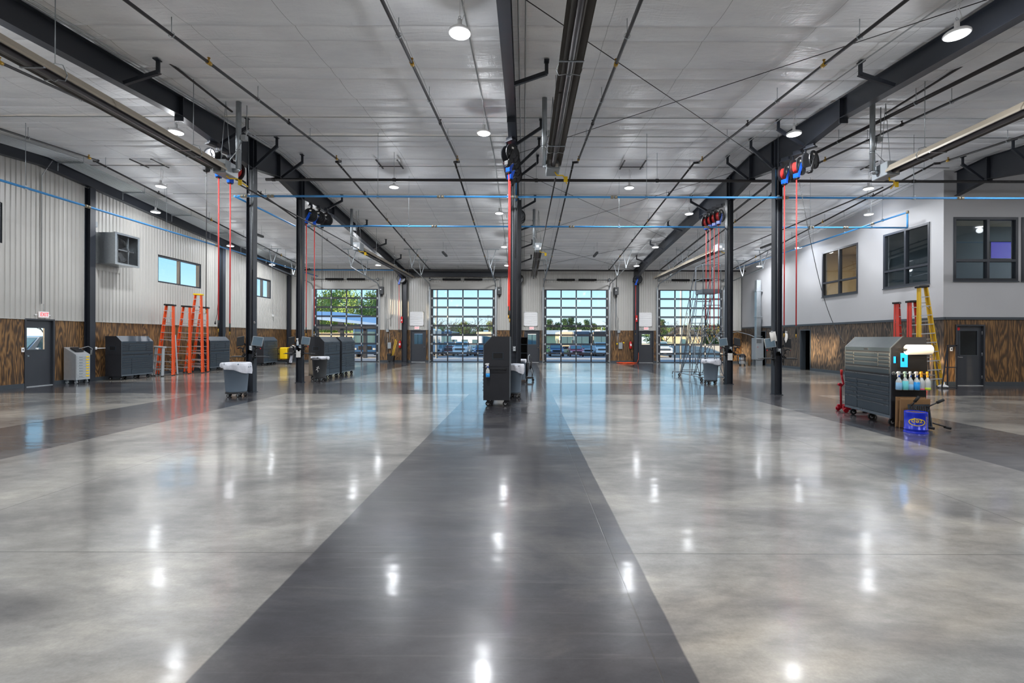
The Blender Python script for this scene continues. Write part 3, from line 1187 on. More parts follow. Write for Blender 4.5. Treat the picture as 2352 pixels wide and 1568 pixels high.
BR = [3.3, 6.3, 9.37, 12.4, 13.9, 15.5, 18.9, 21.9, 24.95, 28.0]
roof_beam(XL, -1.2, 31.9, 'tapered dark steel roof beam over the left column row', 1, BR)
roof_beam(XC, -1.2, 31.9, 'tapered dark steel roof beam over the centre column row', 1, BR)
roof_beam(XR, -1.2, 31.9, 'tapered dark steel roof beam over the right column row', -1, BR)
roof_beam(15.1, -1.2, 16.55, 'short dark roof beam ending at the office wall corner', -1, BR)
t = thing('wall_beam', 'straight dark steel beam along the top of the left wall', 'beam', (WL + 0.14, 0, 0))
for a, b in ((-1.2, 15.4), (15.4, 31.95)):
    mb = MB()
    for (x0, x1, u, v) in ((-0.1, 0.1, 0.1, 0.115), (-0.006, 0.006, 0.115, 0.46), (-0.1, 0.1, 0.46, 0.475)):
        vs = [(x0, a, zc(a) - v), (x1, a, zc(a) - v), (x1, b, zc(b) - v), (x0, b, zc(b) - v), (x0, a, zc(a) - u), (x1, a, zc(a) - u), (x1, b, zc(b) - u), (x0, b, zc(b) - u)]
        mb.add(vs, [(3, 2, 1, 0), (4, 5, 6, 7), (0, 1, 5, 4), (1, 2, 6, 5), (2, 3, 7, 6), (3, 0, 4, 7)])
    mb.build('beam_half', M_STEEL, t)
for x0, x1, z in ((XL + 0.2, XC - 0.2, 5.88), ):
    t = thing('portal_beam', 'dark double beam across the far wall above the second overhead door', 'beam', (0, 31.55, z))
    MB().box(x0, x1, -0.1, 0.1, 0.16, 0.18).build('top_flange', M_STEEL, t)
    MB().box(x0, x1, -0.006, 0.006, -0.16, 0.16).build('web', M_STEEL, t)
    MB().box(x0, x1, -0.1, 0.1, -0.18, -0.16).build('bottom_flange', M_STEEL, t)

# ------------------------------------------------------------------ sprinkler pipes and other runs
def hang(t, x, y, z, body=True):
    mb = MB()
    mb.cyl((x, y, z + 0.05), (x, y, zc(y) - 0.03), 0.007, 6)
    mb.lathe([(0.045, -0.008), (0.052, -0.008), (0.052, 0.008), (0.045, 0.008), (0.045, -0.008)], (x, y, z), 12, 'y')
    return mb.build('hanger', M_GALV, t)


def sprinkler(x, label, ya=-0.8, yb=30.8, r=0.03, jog=-0.13, heads=True, dz=0.33):
    t = thing('sprinkler_pipe', label, 'pipe', (0, 0, 0), 0, 'dark sprinkler pipes under the roof')
    z = lambda y: zc(y) - dz
    p = MB()
    pts = [(x, ya, z(ya)), (x, 15.35, z(15.35)), (x + jog, 15.45, z(15.35)), (x + jog, yb, z(yb))]
    if heads:
        p.cyl(pts[0], pts[1], r, 10)
        p.cyl((x + 0.03, 15.35, z(15.35)), (x + jog - 0.03, 15.4, z(15.35)), r * 1.25, 10)
        p.cyl(pts[2], pts[3], r, 10)
    else:
        p.tube([(x, ya, z(ya)), (x, 15.4, z(15.4)), (x, yb, z(yb))], r, 10)
    p.build('pipe', M_STEEL2, t)
    y = ya + 1.0
    while y < yb - 0.5:
        hang(t, x + (jog if y > 15.4 and heads else 0), y, z(y))
        y += 2.6
    if heads:
        y = ya + 0.6
        k = 0
        while y < yb - 0.5:
            xx = x + (jog if y > 15.4 else 0)
            if abs(y - 15.4) > 0.3:
                m = MB()
                m.cyl((xx, y - 0.05, z(y)), (xx, y + 0.05, z(y)), r * 1.35, 10)
                m.cyl((xx, y, z(y)), (xx, y, z(y) + 0.09), 0.014, 8)
                m.cyl((xx, y, z(y) + 0.085), (xx, y, z(y) + 0.095), 0.028, 8)
                m.build('sprinkler_head', M_BRASS if k % 2 else M_STEEL2, t)
            y += 3.05
            k += 1
    return t


for x, lb in ((-13.8, 'first sprinkler pipe from the left wall'), (-9.9, 'sprinkler pipe just left of the left column row'), (-5.95, 'sprinkler pipe between left columns and centre'),
              (-2.12, 'sprinkler pipe just left of the centre heater and lamps'), (1.73, 'sprinkler pipe just right of the centre heater'), (5.65, 'sprinkler pipe just left of the right column row'),
              (9.55, 'sprinkler pipe right of the right column row'), (13.45, 'sprinkler pipe nearest the office wall')):
    sprinkler(x, 'dark ' + lb + ', running away from camera')
sprinkler(8.75, 'thicker plain dark pipe beside the sprinkler pipe right of the columns', r=0.042, heads=False, dz=0.36)

MAINY, MAINZ = 15.35, 6.72
t = thing('sprinkler_main', 'long dark main pipe crossing the whole hall just in front of the blue pipes', 'pipe')
MB().cyl((-8.35, MAINY, MAINZ), (22, MAINY, MAINZ), 0.045, 12).build('pipe', M_STEEL2, t)
for x in (-8.1, -4.2, 0.4, 4.3, 8.2, 12.6):
    hang(t, x, MAINY, MAINZ)
    MB().cyl((x - 0.05, MAINY, MAINZ), (x + 0.05, MAINY, MAINZ), 0.06, 10).build('coupling', M_STEEL2, t)

t = thing('sprinkler_main', 'long dark main pipe crossing above the far overhead doors', 'pipe')
MB().cyl((-15.0, 30.8, 6.03), (14.4, 30.8, 6.03), 0.05, 12).build('pipe', M_STEEL2, t)
for x in np.arange(-14, 14.5, 1.95):
    hang(t, x, 30.8, 6.03)
for x in (-13.93, -10.03, -6.08, -2.25, 1.6, 5.52, 9.42, 13.32):
    MB().cyl((x, 30.8, 5.99), (x, 30.8, zc(30.8) - 0.33 + 0.1), 0.03, 8).build('riser', M_STEEL2, t)


def blue_pipe(pts, label, r=0.028, coup=(), hangs=()):
    t = thing('air_pipe', label, 'pipe', (0, 0, 0), 0, 'blue compressed air pipes')
    for p, q in zip(pts[:-1], pts[1:]):
        MB().cyl(p, q, r, 10).build('pipe_length', M_BLUEP, t)
    for p in pts[1:-1]:
        MB().lathe([(0, -0.06), (0.045, -0.05), (0.05, 0), (0.045, 0.05), (0, 0.06)], p, 10).build('elbow', M_FIT, t)
    p = pts[0]
    for c in coup:
        m = MB()
        a, d = Vector(c[:3]), Vector(c[3])
        for k in (-1, 1):
            m.cyl(a + d * (0.01 * k), a + d * (0.075 * k), r * 1.5, 10)
            m.cyl(a + d * (0.075 * k), a + d * (0.10 * k), r * 1.25, 10)
        m.build('coupling', M_FIT, t)
    for a in hangs:
        hh = MB()
        hh.cyl((a[0], a[1], a[2] + r), (a[0], a[1], zc(a[1]) - 0.02), 0.006, 6)
        hh.box(a[0] - 0.035, a[0] + 0.035, a[1] - 0.035, a[1] + 0.035, a[2] - r - 0.012, a[2] - r + 0.005)
        hh.box(a[0] - 0.02, a[0] + 0.02, a[1] - 0.04, a[1] + 0.04, a[2] + r - 0.005, a[2] + r + 0.03)
        hh.build('hanger', M_GALV, t)
    return t


BZ = 5.66
y1, y2 = 13.6, 17.2
cx = lambda px, y: (px - VX) / F * y
blue_pipe([(cx(545, y1), y1, BZ), (22, y1, BZ)], 'blue air pipe crossing the hall in front of the first columns, nearer one', 0.03,
          [(cx(q, y1), y1, BZ, (1, 0, 0)) for q in (560, 621, 1011, 1181, 1409, 1802, 2204)], [(cx(q, y1), y1, BZ) for q in (570, 867, 1166, 1484, 1786, 2098)])
blue_pipe([(cx(705, y2), y2, BZ), (13.9, y2, BZ)], 'blue air pipe crossing the hall behind the columns, farther one', 0.03,
          [(cx(q, y2), y2, BZ, (1, 0, 0)) for q in (720, 997, 1312, 1622, 1862, 1941)], [(cx(q, y2), y2, BZ) for q in (938, 1421, 1860, 2000)])
blue_pipe([(13.9, y2, BZ), (13.9, y2, 6.22), (13.9, 31.0, 6.22)], 'blue air pipe climbing and running along the office wall', 0.03,
          [(13.9, 18.9, 6.22, (0, 1, 0))], [(13.9, q, 6.22) for q in (18.4, 20.6, 22.8, 25.5, 28.5)])
blue_pipe([(-8.3, y1, BZ), (-8.3, y2, BZ)], 'short blue air pipe joining the two cross pipes beside left columns', 0.03)
blue_pipe([(-13.55, 3, BZ), (-13.55, 31.2, BZ)], 'blue air pipe running along the left wall', 0.032,
          [(-13.55, q, BZ, (0, 1, 0)) for q in (14.72, 20.9)], [(-13.55, q, BZ) for q in (12.9, 18.0, 21.0, 24.0, 27.0)])
blue_pipe([(-13.5, 30.2, 5.93), (-7.6, 30.2, 5.93)], 'blue air pipe above the first far overhead door', 0.025)

# thin conduits
def conduit(pts, label, r=0.013, cl=False, m=None):
    return tag(MB().tube(pts, r, 6).build('conduit', m or M_COND), label, 'conduit', 'thin metal conduits')


for y, xa, xb, lb in ((12.3, -15.4, 20, 'nearest of the conduits crossing the roof'), (13.72, -7.9, 20, 'conduit crossing the roof just before the ridge'), (16.3, -15.4, 14.6, 'conduit crossing the roof just past the ridge'),
                      (18.8, -13.9, 14.6, 'conduit crossing the roof beyond the columns')):
    conduit([(xa, y, zc(y) - 0.07), (xb, y, zc(y) - 0.07)], 'thin grey ' + lb, 0.012)
for x, lb in ((XC + 0.2, 'inner of the two conduits beside the centre beam'), (XC + 0.32, 'outer of the two conduits beside the centre beam'), (-0.98, 'conduit feeding the centre row of lamps'), (XL + 0.18, 'conduit beside the left beam'),
              (XL + 0.28, 'second conduit beside the left beam'), (XR - 0.8, 'conduit feeding the right row of lamps'), (14.45, 'conduit along the top of the office wall'), (14.2, 'second conduit along the top of the office wall')):
    ya = 17.4 if x > 14 else -0.5
    conduit([(x, ya, zc(ya) - 0.11)] + ([(x, RIDGE_Y, zc(RIDGE_Y) - 0.11)] if ya < 15 else []) + [(x, 30.3, zc(30.3) - 0.11)], 'grey ' + lb, 0.014)
t = thing('conduit_bundle', 'bundle of ten parallel conduits under the roof along the left wall', 'conduit bundle')
for k in range(10):
    x = WL + 0.42 + 0.085 * k
    MB().tube([(x, -0.8, zc(-0.8) - 0.2), (x, RIDGE_Y, zc(RIDGE_Y) - 0.2), (x, 31.0, zc(31) - 0.2)], 0.02, 6).build('conduit', M_COND, t)
for y in np.arange(3, 31, 2.55):
    mb = MB()
    mb.box(WL + 0.36, WL + 1.25, y - 0.02, y + 0.02, zc(y) - 0.25, zc(y) - 0.222)
    mb.cyl((WL + 0.38, y, zc(y) - 0.5), (WL + 0.38, y, zc(y) - 0.05), 0.01, 6)
    mb.cyl((WL + 1.23, y, zc(y) - 0.25), (WL + 1.23, y, zc(y) - 0.02), 0.007, 6)
    mb.build('trapeze', M_GALV, t)
# wind brace rods
def rods(x0, x1, ya, yb, lb):
    t = thing('brace_rod', 'pair of thin crossing wind brace rods ' + lb, 'brace rod', (0, 0, 0), 0, 'crossing brace rods under the roof')
    for a, b in ((ya, yb), (yb, ya)):
        MB().cyl((x0, a, zc(a) - 0.14), (x1, b, zc(b) - 0.14), 0.008, 5).build('rod', M_STEEL2, t)


rods(XC, XR, 7.0, 15.2, 'in the nearest bay right of the centre beam')
rods(XC, XR, 16.4, 24.4, 'in the second bay right of the centre beam')
rods(XC, XR, 24.6, 31.6, 'in the farthest bay right of the centre beam')

# ------------------------------------------------------------------ high bay lamps
def lamp_light(t):
    L = bpy.data.lights.new('lamp_light', 'AREA')
    L.shape, L.size, L.energy = 'DISK', 0.3, LAMP_W
    L.color = (0.93, 0.96, 1.0)
    o = bpy.data.objects.new('lamp_light', L)
    COL.objects.link(o)
    adopt(o, t)
    o.location = (0, 0, -0.075)
    U = bpy.data.lights.new('ceiling_fill', 'POINT')  # added fill light below each lamp to brighten the ceiling
    U.shadow_soft_size, U.energy, U.color = 0.12, UP_W, (0.93, 0.96, 1.0)
    u = bpy.data.objects.new('ceiling_fill', U)
    COL.objects.link(u)
    adopt(u, t)
    u.location = (0, 0, -0.22)
    return o


def high_bay():
    t = thing('high_bay_lamp', '', 'lamp')
    MB().lathe([(0.0, 0.045), (0.06, 0.045), (0.08, 0.02), (0.15, 0.0), (0.172, -0.02), (0.176, -0.04), (0.165, -0.055), (0.150, -0.055)], n=28).build('housing', M_WHITE, t)
    MB().lathe([(0.150, -0.056), (0.14, -0.064), (0.0, -0.066)], n=28).build('diffuser', M_LAMP, t)
    MB().cyl((0, 0, 0.04), (0, 0, 0.16), 0.035, 14).build('driver', M_WHITE, t)
    MB().lathe([(0.018, -0.004), (0.024, 0.0), (0.018, 0.004)], (0, 0, 0.2), 10, 'y').build('hook', M_GALV, t)
    MB().cyl((0, 0, 0.22), (0, 0, 0.66), 0.006, 6).build('rod', M_WHITE, t)
    MB().tube([(0.03, 0, 0.14), (0.07, 0, 0.25), (0.05, 0.02, 0.38), (0.07, 0.01, 0.5), (0.02, 0, 0.58)], 0.006, 6).build('cord', M_WHITE, t)
    lamp_light(t)
    return t


proto = high_bay()
rows = {'nearest': 7.33, 'second': 11.75, 'fourth': 19.2, 'fifth': 24.1, 'sixth': 28.1, 'behind': 2.6}
colsx = {'just left of the left beam': -8.62, 'over the centre aisle': -1.0, 'beside the right beam': 6.68}
spots = []
for rn, y in rows.items():
    for cn, x in colsx.items():
        spots.append((x, y, 'round high bay lamp %s, %s' % (cn, {'nearest': 'nearest in view', 'second': 'second from the camera', 'fourth': 'first past the columns', 'fifth': 'second past the columns', 'sixth': 'farthest', 'behind': 'directly above the camera'}[rn])))
for rn in ('fourth', 'fifth', 'sixth'):
    for x, cn in ((-14.9, 'close to the ribbed left wall'), (13.95, 'close to the grey office wall')):
        spots.append((x, rows[rn], 'round high bay lamp %s, %s of three' % (cn, {'fourth': 'nearest', 'fifth': 'middle', 'sixth': 'farthest'}[rn])))
for x, cn in ((-12.7, 'in the far left bay'), (-4.55, 'between the left and centre columns'), (3.68, 'between the centre and right columns'), (12.05, 'below the right heater box')):
    spots.append((x, 16.6, 'round high bay lamp near the ridge, ' + cn))
for x, cn in ((-14.9, 'far left'), (14.0, 'far right'), (20.5, 'outermost right')):
    for y in (2.6, 9.5 if x < 0 else 12.0):  # unseen right-hand lamps moved in to brighten the office wall
        spots.append((x, y, 'round high bay lamp outside the picture, %s, %s' % (cn, 'near' if y < 5 else 'far')))
for i, (x, y, lb) in enumerate(spots):
    z = zc(y) - 0.62
    if i == 0:
        proto.location = (x, y, z)
        proto['label'] = lb
        proto['group'] = 'high bay lamps'
    else:
        dup(proto, lb, (x, y, z), None, 'high bay lamps')

# ------------------------------------------------------------------ radiant tube heaters
def heater(x, y0, y1, z, boxend, label, out):
    """hood runs y0..y1; burner box at boxend; out = side of the flue"""
    t = thing('tube_heater', label, 'heater', (x, 0, z), 0, 'radiant tube heaters')
    prof = [(-0.175, -0.04), (-0.17, 0.0), (-0.1, 0.12), (0.1, 0.12), (0.17, 0.0), (0.175, -0.04)]
    inner = [(u * 0.965, w - 0.006) for u, w in prof]
    n = max(2, int((y1 - y0) / 2.6))
    for k in range(n):
        a, b = y0 + (y1 - y0) * k / n, y0 + (y1 - y0) * (k + 1) / n
        vs = [(u, yy, w) for yy in (a, b + 0.03) for u, w in prof]
        m = MB().add(vs, [(i, i + 1, 7 + i, 6 + i) for i in range(5)])
        vs = [(u, yy, w) for yy in (a, b + 0.03) for u, w in inner]
        m.m = 1
        m.add(vs, [(6 + i, 7 + i, i + 1, i) for i in range(5)])
        m.build('reflector', [M_HOOD, M_HOODIN], t, fix=False)
    MB().cyl((0, y0, 0.0), (0, y1, 0.0), 0.055, 16).build('heater_tube', M_TUBE, t)
    for k in range(n):
        yy = y0 + (y1 - y0) * (k + 0.6) / n
        m = MB()
        m.box(-0.18, 0.18, yy, yy + 0.03, -0.06, -0.045)
        m.tube([(-0.19, yy + 0.35, 0.02), (-0.16, yy + 0.35, -0.07), (-0.05, yy + 0.35, -0.05), (0, yy + 0.35, -0.08), (0.05, yy + 0.35, -0.05), (0.16, yy + 0.35, -0.07), (0.19, yy + 0.35, 0.02)], 0.008, 6)
        m.tube([(-0.19, yy + 0.35, 0.02), (-0.12, yy + 0.35, 0.17), (0, yy + 0.35, 0.2), (0.12, yy + 0.35, 0.17), (0.19, yy + 0.35, 0.02)], 0.008, 6)
        m.build('tube_bracket', M_GALV, t)
        yy += 0.35
        MB().cyl((0, yy, 0.2), (0, yy, zc(yy) - z), 0.007, 5).build('chain', M_GALV, t)
    s = 1 if boxend > (y0 + y1) / 2 else -1
    e = boxend
    b = MB().cbox(-0.15, 0.16, min(e, e + s * 0.5), max(e, e + s * 0.5), -0.1, 0.22, 0.012)
    bx = b.build('burner_box', M_GREYB, t)
    fy = e + (s * 0.5 if s > 0 else 0)
    face = e + (0.5 if s < 0 else 0)
    ff = min(e, e + s * 0.5)
    MB().box(-0.1, 0.02, ff - 0.004, ff, 0.02, 0.13).build('data_plate', M_WHITE, bx)
    MB().box(0.05, 0.12, ff - 0.004, ff, -0.06, 0.02).build('warning_plate', M_PAPER, bx)
    for sx in (-0.12, 0.12):
        MB().cyl((sx, e + s * 0.25, 0.2), (0.0, e + s * 0.25, zc(e) - z), 0.006, 5).build('chain', M_GALV, t)
    fx = out * (0.28 if out > 0 or x < 0 or x > 2 else 0.19)
    m = MB()
    yy = e + s * 0.3
    m.tube([(out * 0.1, yy, 0.05), (fx - out * 0.04, yy, 0.05), (fx, yy, 0.10)], 0.055, 14)
    m.cyl((fx, yy, 0.08), (fx, yy, zc(yy) - z - 0.02), 0.06, 16)
    m.cyl((fx, yy, 0.5), (fx, yy, 0.55), 0.064, 16)
    m.build('flue', M_GALV, t)
    m = MB()
    m.tube([(fx + 0.2, yy, zc(yy) - z - 0.1), (fx + 0.2, yy, 1.0), (fx + 0.17, yy, 0.85)], 0.012, 6)
    m.cbox(fx + 0.08, fx + 0.2, yy - 0.06, yy + 0.06, 0.78, 0.9, 0.005)
    m.tube([(fx + 0.1, yy, 0.8), (fx + 0.02, yy - 0.08, 0.5), (0.05, yy - 0.05, 0.22)], 0.009, 6)
    m.build('power_drop', M_COND, t)
    MB().tube([(0.05, yy - 0.1, -0.1), (0.1, yy - 0.05, -0.16), (0.25, yy, -0.15), (0.32, yy + 0.1, -0.22), (0.36, yy + 0.25, -0.26)], 0.016, 8).build('gas_hose', M_YEL, t)
    MB().box(0.27, 0.36, yy, yy + 0.01, -0.3, -0.17).build('gas_tag', M_YEL, t)
    return t


heater(-7.2, -1.0, 11.2, 5.6, 11.2, 'long radiant tube heater hanging near camera beside the left columns', 1)
heater(0.67, -1.0, 10.9, 5.6, 10.9, 'long radiant tube heater seen from below at top centre', -1)
heater(8.72, -1.0, 11.2, 5.6, 11.2, 'long radiant tube heater hanging near camera at the right', -1)
heater(-7.2, 20.9, 30.6, 5.5, 20.9, 'radiant tube heater in the far left half', -1)
heater(0.63, 20.9, 30.6, 5.5, 20.9, 'radiant tube heater in the far centre', -1)
heater(8.5, 20.9, 30.6, 5.5, 20.9, 'radiant tube heater in the far right half, behind the rolling stair', 1)
for (x, ya, yb, lb) in ((-7.1, 11.8, 24, 'beside the left columns'), (0.75, 11.3, 21, 'beyond the centre heater'), (9.0, 11.9, 24, 'right of the right columns')):
    conduit([(x, ya, 5.42), (x, yb, 5.42)], 'thin dark gas pipe running to the far heater ' + lb, 0.018, m=M_STEEL2)

# ------------------------------------------------------------------ hose reels
M_REEL = mat('satin black reel paint', rgb(34, 35, 38), 0.34, 0.1, 0.1)
def reel(loc, rz, label, hose_len, dxh=-0.12, hose=None, R=0.24, group='hose reels under the roof beams', arm=None, tip=M_BRASS):
    """reel axis along local y; local z=0 is the reel centre; bracket above"""
    t = thing('hose_reel', label, 'hose reel', loc, rz, group)
    for s in (-1, 1):
        d_ = MB().lathe([(0.0, 0.0), (R - 0.02, 0), (R, s * 0.012), (R - 0.004, s * 0.03), (R - 0.03, s * 0.008), (0.13, s * 0.008), (0.11, s * 0.03), (0.05, s * 0.035), (0, s * 0.06)], (0, s * 0.075, 0), 26, 'y')
        d_.sm = [False] * len(d_.sm)
        for k in range(5):
            a = k * 2 * PI / 5
            d_.bar((0.1 * math.cos(a), s * 0.087, 0.1 * math.sin(a)), ((R - 0.02) * math.cos(a), s * 0.087, (R - 0.02) * math.sin(a)), 0.018, 0.012, (0, 1, 0))
        d_ = d_.build('reel_disc', M_REEL, t)
        MB().cbox(-0.03, 0.04, s * 0.087 - 0.006 if s < 0 else 0.081, -0.081 if s < 0 else 0.093, 0.12, 0.17, 0.001).build('sticker', M_PAPER, d_)
    m = MB()
    if hose is not None:
        pr = []
        for i in range(7):
            h = -0.06 + 0.02 * i
            pr += [(R - 0.105, h - 0.004), (R - 0.09, h + 0.006)]
        m.lathe(pr, (0, 0, 0), 22, 'y')
        m.build('wound_hose', hose, t)
    m = MB()
    m.bar((0, 0.12, 0), (0, 0.12, 0.33), 0.07, 0.012, (0, 1, 0))
    m.box(-0.07, 0.07, -0.14, 0.14, 0.32, 0.345)
    m.box(-0.05, 0.05, -0.1, 0.1, 0.34, 0.44)
    m.build('mounting_bracket', M_STEEL, t)
    m = MB()
    m.bar((0.0, -0.115, 0.06), (dxh - 0.03, -0.115, -R - 0.02), 0.015, 0.085, (1, 0, 0))
    m.cbox(dxh - 0.075, dxh + 0.035, -0.12, 0.02, -R - 0.09, -R + 0.03, 0.01)
    m.build('guide_arm', arm or M_BLUE, t)
    m = MB()
    for s in (-1, 1):
        m.cyl((dxh - 0.02 + s * 0.03, -0.1, -R - 0.1), (dxh - 0.02 + s * 0.03, 0.0, -R - 0.1), 0.02, 8)
    m.build('guide_roller', M_BLACK, t)
    if hose_len:
        x = dxh - 0.02
        z0 = -R - 0.05
        hm = hose or M_BLACK
        r = 0.016 if hm is M_RED else 0.009
        MB().tube([(x, -0.05, z0), (x + 0.005, -0.05, z0 - hose_len * 0.5), (x, -0.05, z0 - hose_len)], r, 8).build('hose', hm, t)
        m = MB()
        m.cyl((x, -0.05, z0 - hose_len), (x, -0.05, z0 - hose_len - 0.22), r * 1.2, 8)
        m.build('hose_grip', M_RUBBER, t)
        MB().cyl((x, -0.05, z0 - hose_len - 0.22), (x, -0.05, z0 - hose_len - 0.32), r * 0.9, 8).build('hose_fitting', tip, t)
    return t


def beam_reels(x, ys, lens, kinds, where, rz=0.45, dx=0.0):
    nm = ['nearest', 'second', 'third', 'farthest'] if len(ys) == 4 else ['nearest', 'middle', 'farthest'][:len(ys)]
    for i, y in enumerate(ys):
        zz = zb(y) - 0.42
        reel((x + dx * i, y, zz), rz, 'black hose reel %s, %s of its group' % (where, nm[i]), lens[i], hose=kinds[i], arm=M_BLACK if kinds[i] is None else None)


beam_reels(XL - 0.05, [12.25, 12.65, 13.05], [3.4, 3.85, 3.9], [None, M_RED, M_RED], 'under the left beam near the first column', -0.35, 0.06)
beam_reels(XC - 0.05, [12.0, 12.4, 12.85, 13.25], [0, 3.5, 3.55, 0], [None, M_RED, M_RED, None], 'under the centre beam above the tool chest', 0.8, 0.02)
beam_reels(XR + 0.02, [12.3, 12.7, 13.1], [0, 3.95, 3.9], [None, M_RED, M_RED], 'under the right beam near the papered column', 0.55, -0.1)
beam_reels(XL + 0.05, [17.7, 18.15, 18.6], [3.9, 3.85, 3.9], [M_RED, M_RED, None], 'under the left beam past the second column', 0.25, dx=0.1)
beam_reels(XC + 0.1, [17.8, 18.2], [0, 0], [None, None], 'under the centre beam past the second column')
beam_reels(XR - 0.12, [17.7, 18.1, 18.5, 18.9], [3.6, 3.95, 3.95, 3.6], [M_RED, M_RED, M_RED, M_RED], 'under the right beam above the rolling stair', 0.75, dx=0.0)
for x, lb in ((XL - 0.1, 'left'), (XC + 0.0, 'centre'), (XR + 0.15, 'right')):
    reel((x, 31.43, 5.55), 0, 'black hose reel with blue guide arm on the far %s column' % lb, 3.0, hose=M_RED, R=0.3, group='hose reels on the far columns')
t = thing('hanging_lead', 'thin grey cord swinging from the right reels to the large tool chest', 'cord')
pts = []
for i in range(25):
    u = i / 24
    a, b = Vector((7.25, 12.5, 5.75)), Vector((6.97, 10.3, 1.52))
    p = a.lerp(b, u)
    p.z -= 1.15 * math.sin(PI * u) * (0.45 + 0.25 * u)
    p.y += 0.0
    pts.append(p)
MB().tube(pts, 0.008, 6).build('cord', M_BLACK, t)

# ------------------------------------------------------------------ exhaust fan on the left wall
t = thing('exhaust_fan', 'large galvanised box exhaust fan on the left wall', 'fan', (WL, 17.5, 4.33), 0)
mb = MB()
for p in ((0, 0.78, 0, 0.012, 0, 1.15), (0, 0.78, 1.06, 1.072, 0, 1.15), (0, 0.78, 0.012, 1.06, 0, 0.012), (0, 0.78, 0.012, 1.06, 1.138, 1.15)):
    mb.box(*p)
mb.build('fan_box', M_GALV, t)
mb = MB()
for p in ((0.74, 0.8, -0.02, 0.06, -0.02, 1.17), (0.74, 0.8, 1.01, 1.09, -0.02, 1.17), (0.74, 0.8, 0.06, 1.01, -0.02, 0.05), (0.74, 0.8, 0.06, 1.01, 1.1, 1.17)):
    mb.box(*p)
mb.build('front_frame', M_GALV, t)
MB().lathe([(0.5, 0.3), (0.45, 0.34), (0.44, 0.5), (0.445, 0.5), (0.455, 0.34), (0.505, 0.3)], (0, 0.536, 0.575), 32, 'x').build('venturi_ring', M_GALV, t)
MB().cyl((0.36, 0.536, 0.575), (0.56, 0.536, 0.575), 0.07, 14).build('motor', M_STEEL2, t)
for k in range(5):
    a = k * 2 * PI / 5 + 0.3
    c, s = math.cos(a), math.sin(a)
    m = MB()
    P0 = Vector((0.42, 0.536, 0.575))
    d, n_ = Vector((0, c, s)), Vector((0, -s, c))
    vs = [P0 + d * 0.06 - n_ * 0.04 + Vector((-0.02, 0, 0)), P0 + d * 0.06 + n_ * 0.04 + Vector((0.02, 0, 0)), P0 + d * 0.42 + n_ * 0.09 + Vector((0.04, 0, 0)), P0 + d * 0.42 - n_ * 0.07 + Vector((-0.04, 0, 0))]
    vs += [v + Vector((0.005, 0, 0)) for v in vs]
    m.add(vs, [(0, 1, 2, 3), (7, 6, 5, 4), (0, 4, 5, 1), (1, 5, 6, 2), (2, 6, 7, 3), (3, 7, 4, 0)])
    m.build('fan_blade', M_GALV, t)
m = MB()
m.bar((0.6, 0.03, 0.575), (0.6, 1.04, 0.575), 0.04, 0.04)
m.bar((0.6, 0.3, 0.03), (0.6, 0.3, 1.12), 0.04, 0.04)
m.bar((0.6, 0.77, 0.03), (0.6, 0.77, 1.12), 0.04, 0.04)
m.build('motor_support', M_GALV, t)
gm = MB()
for k in range(1, 22):
    gm.cyl((0.765, 0.04, 0.05 * k + 0.02), (0.765, 1.03, 0.05 * k + 0.02), 0.0025, 4, cap=False)
    gm.cyl((0.765, 0.048 * k, 0.03), (0.765, 0.048 * k, 1.12), 0.0025, 4, cap=False)
tag(gm.build('wire_guard', M_STEEL2, t), kind='stuff')
MB().box(0, 0.02, -0.04, 1.1, -0.22, 0).build('wall_flashing', M_PANEL, t)
t = thing('junction_box', 'small grey junction box on the wall column above the exhaust fan', 'electrical box', (WL + 0.05, 17.42, 5.75))
MB().cbox(0, 0.1, -0.07, 0.07, -0.1, 0.1, 0.006).build('box', M_GREYB, t)
MB().tube([(0.05, 0, -0.1), (0.06, 0.03, -0.3), (0.05, -0.02, -0.5), (0.05, 0.0, -0.9)], 0.01, 6).build('cable', M_BLACK, t)

# ------------------------------------------------------------------ tool chests
def caster(t, x, y, r=0.06, fork=0.13, m=None, wm=None):
    c = MB()
    c.cyl((x, y - 0.018, r), (x, y + 0.018, r), r, 16)
    c.m = 1
    c.cyl((x, y - 0.02, r), (x, y + 0.02, r), r * 0.5, 12)
    w = c.build('caster_wheel', [wm or M_RUBBER, M_ALU], t)
    f = MB()
    for s in (-1, 1):
        f.bar((x, y + s * 0.026, r), (x + 0.015, y + s * 0.026, fork), 0.006, 0.035, (1, 0, 0))
    f.box(x - 0.03, x + 0.045, y - 0.035, y + 0.035, fork - 0.008, fork + 0.012)
    f.build('caster_fork', m or M_STEEL, w)
    return w


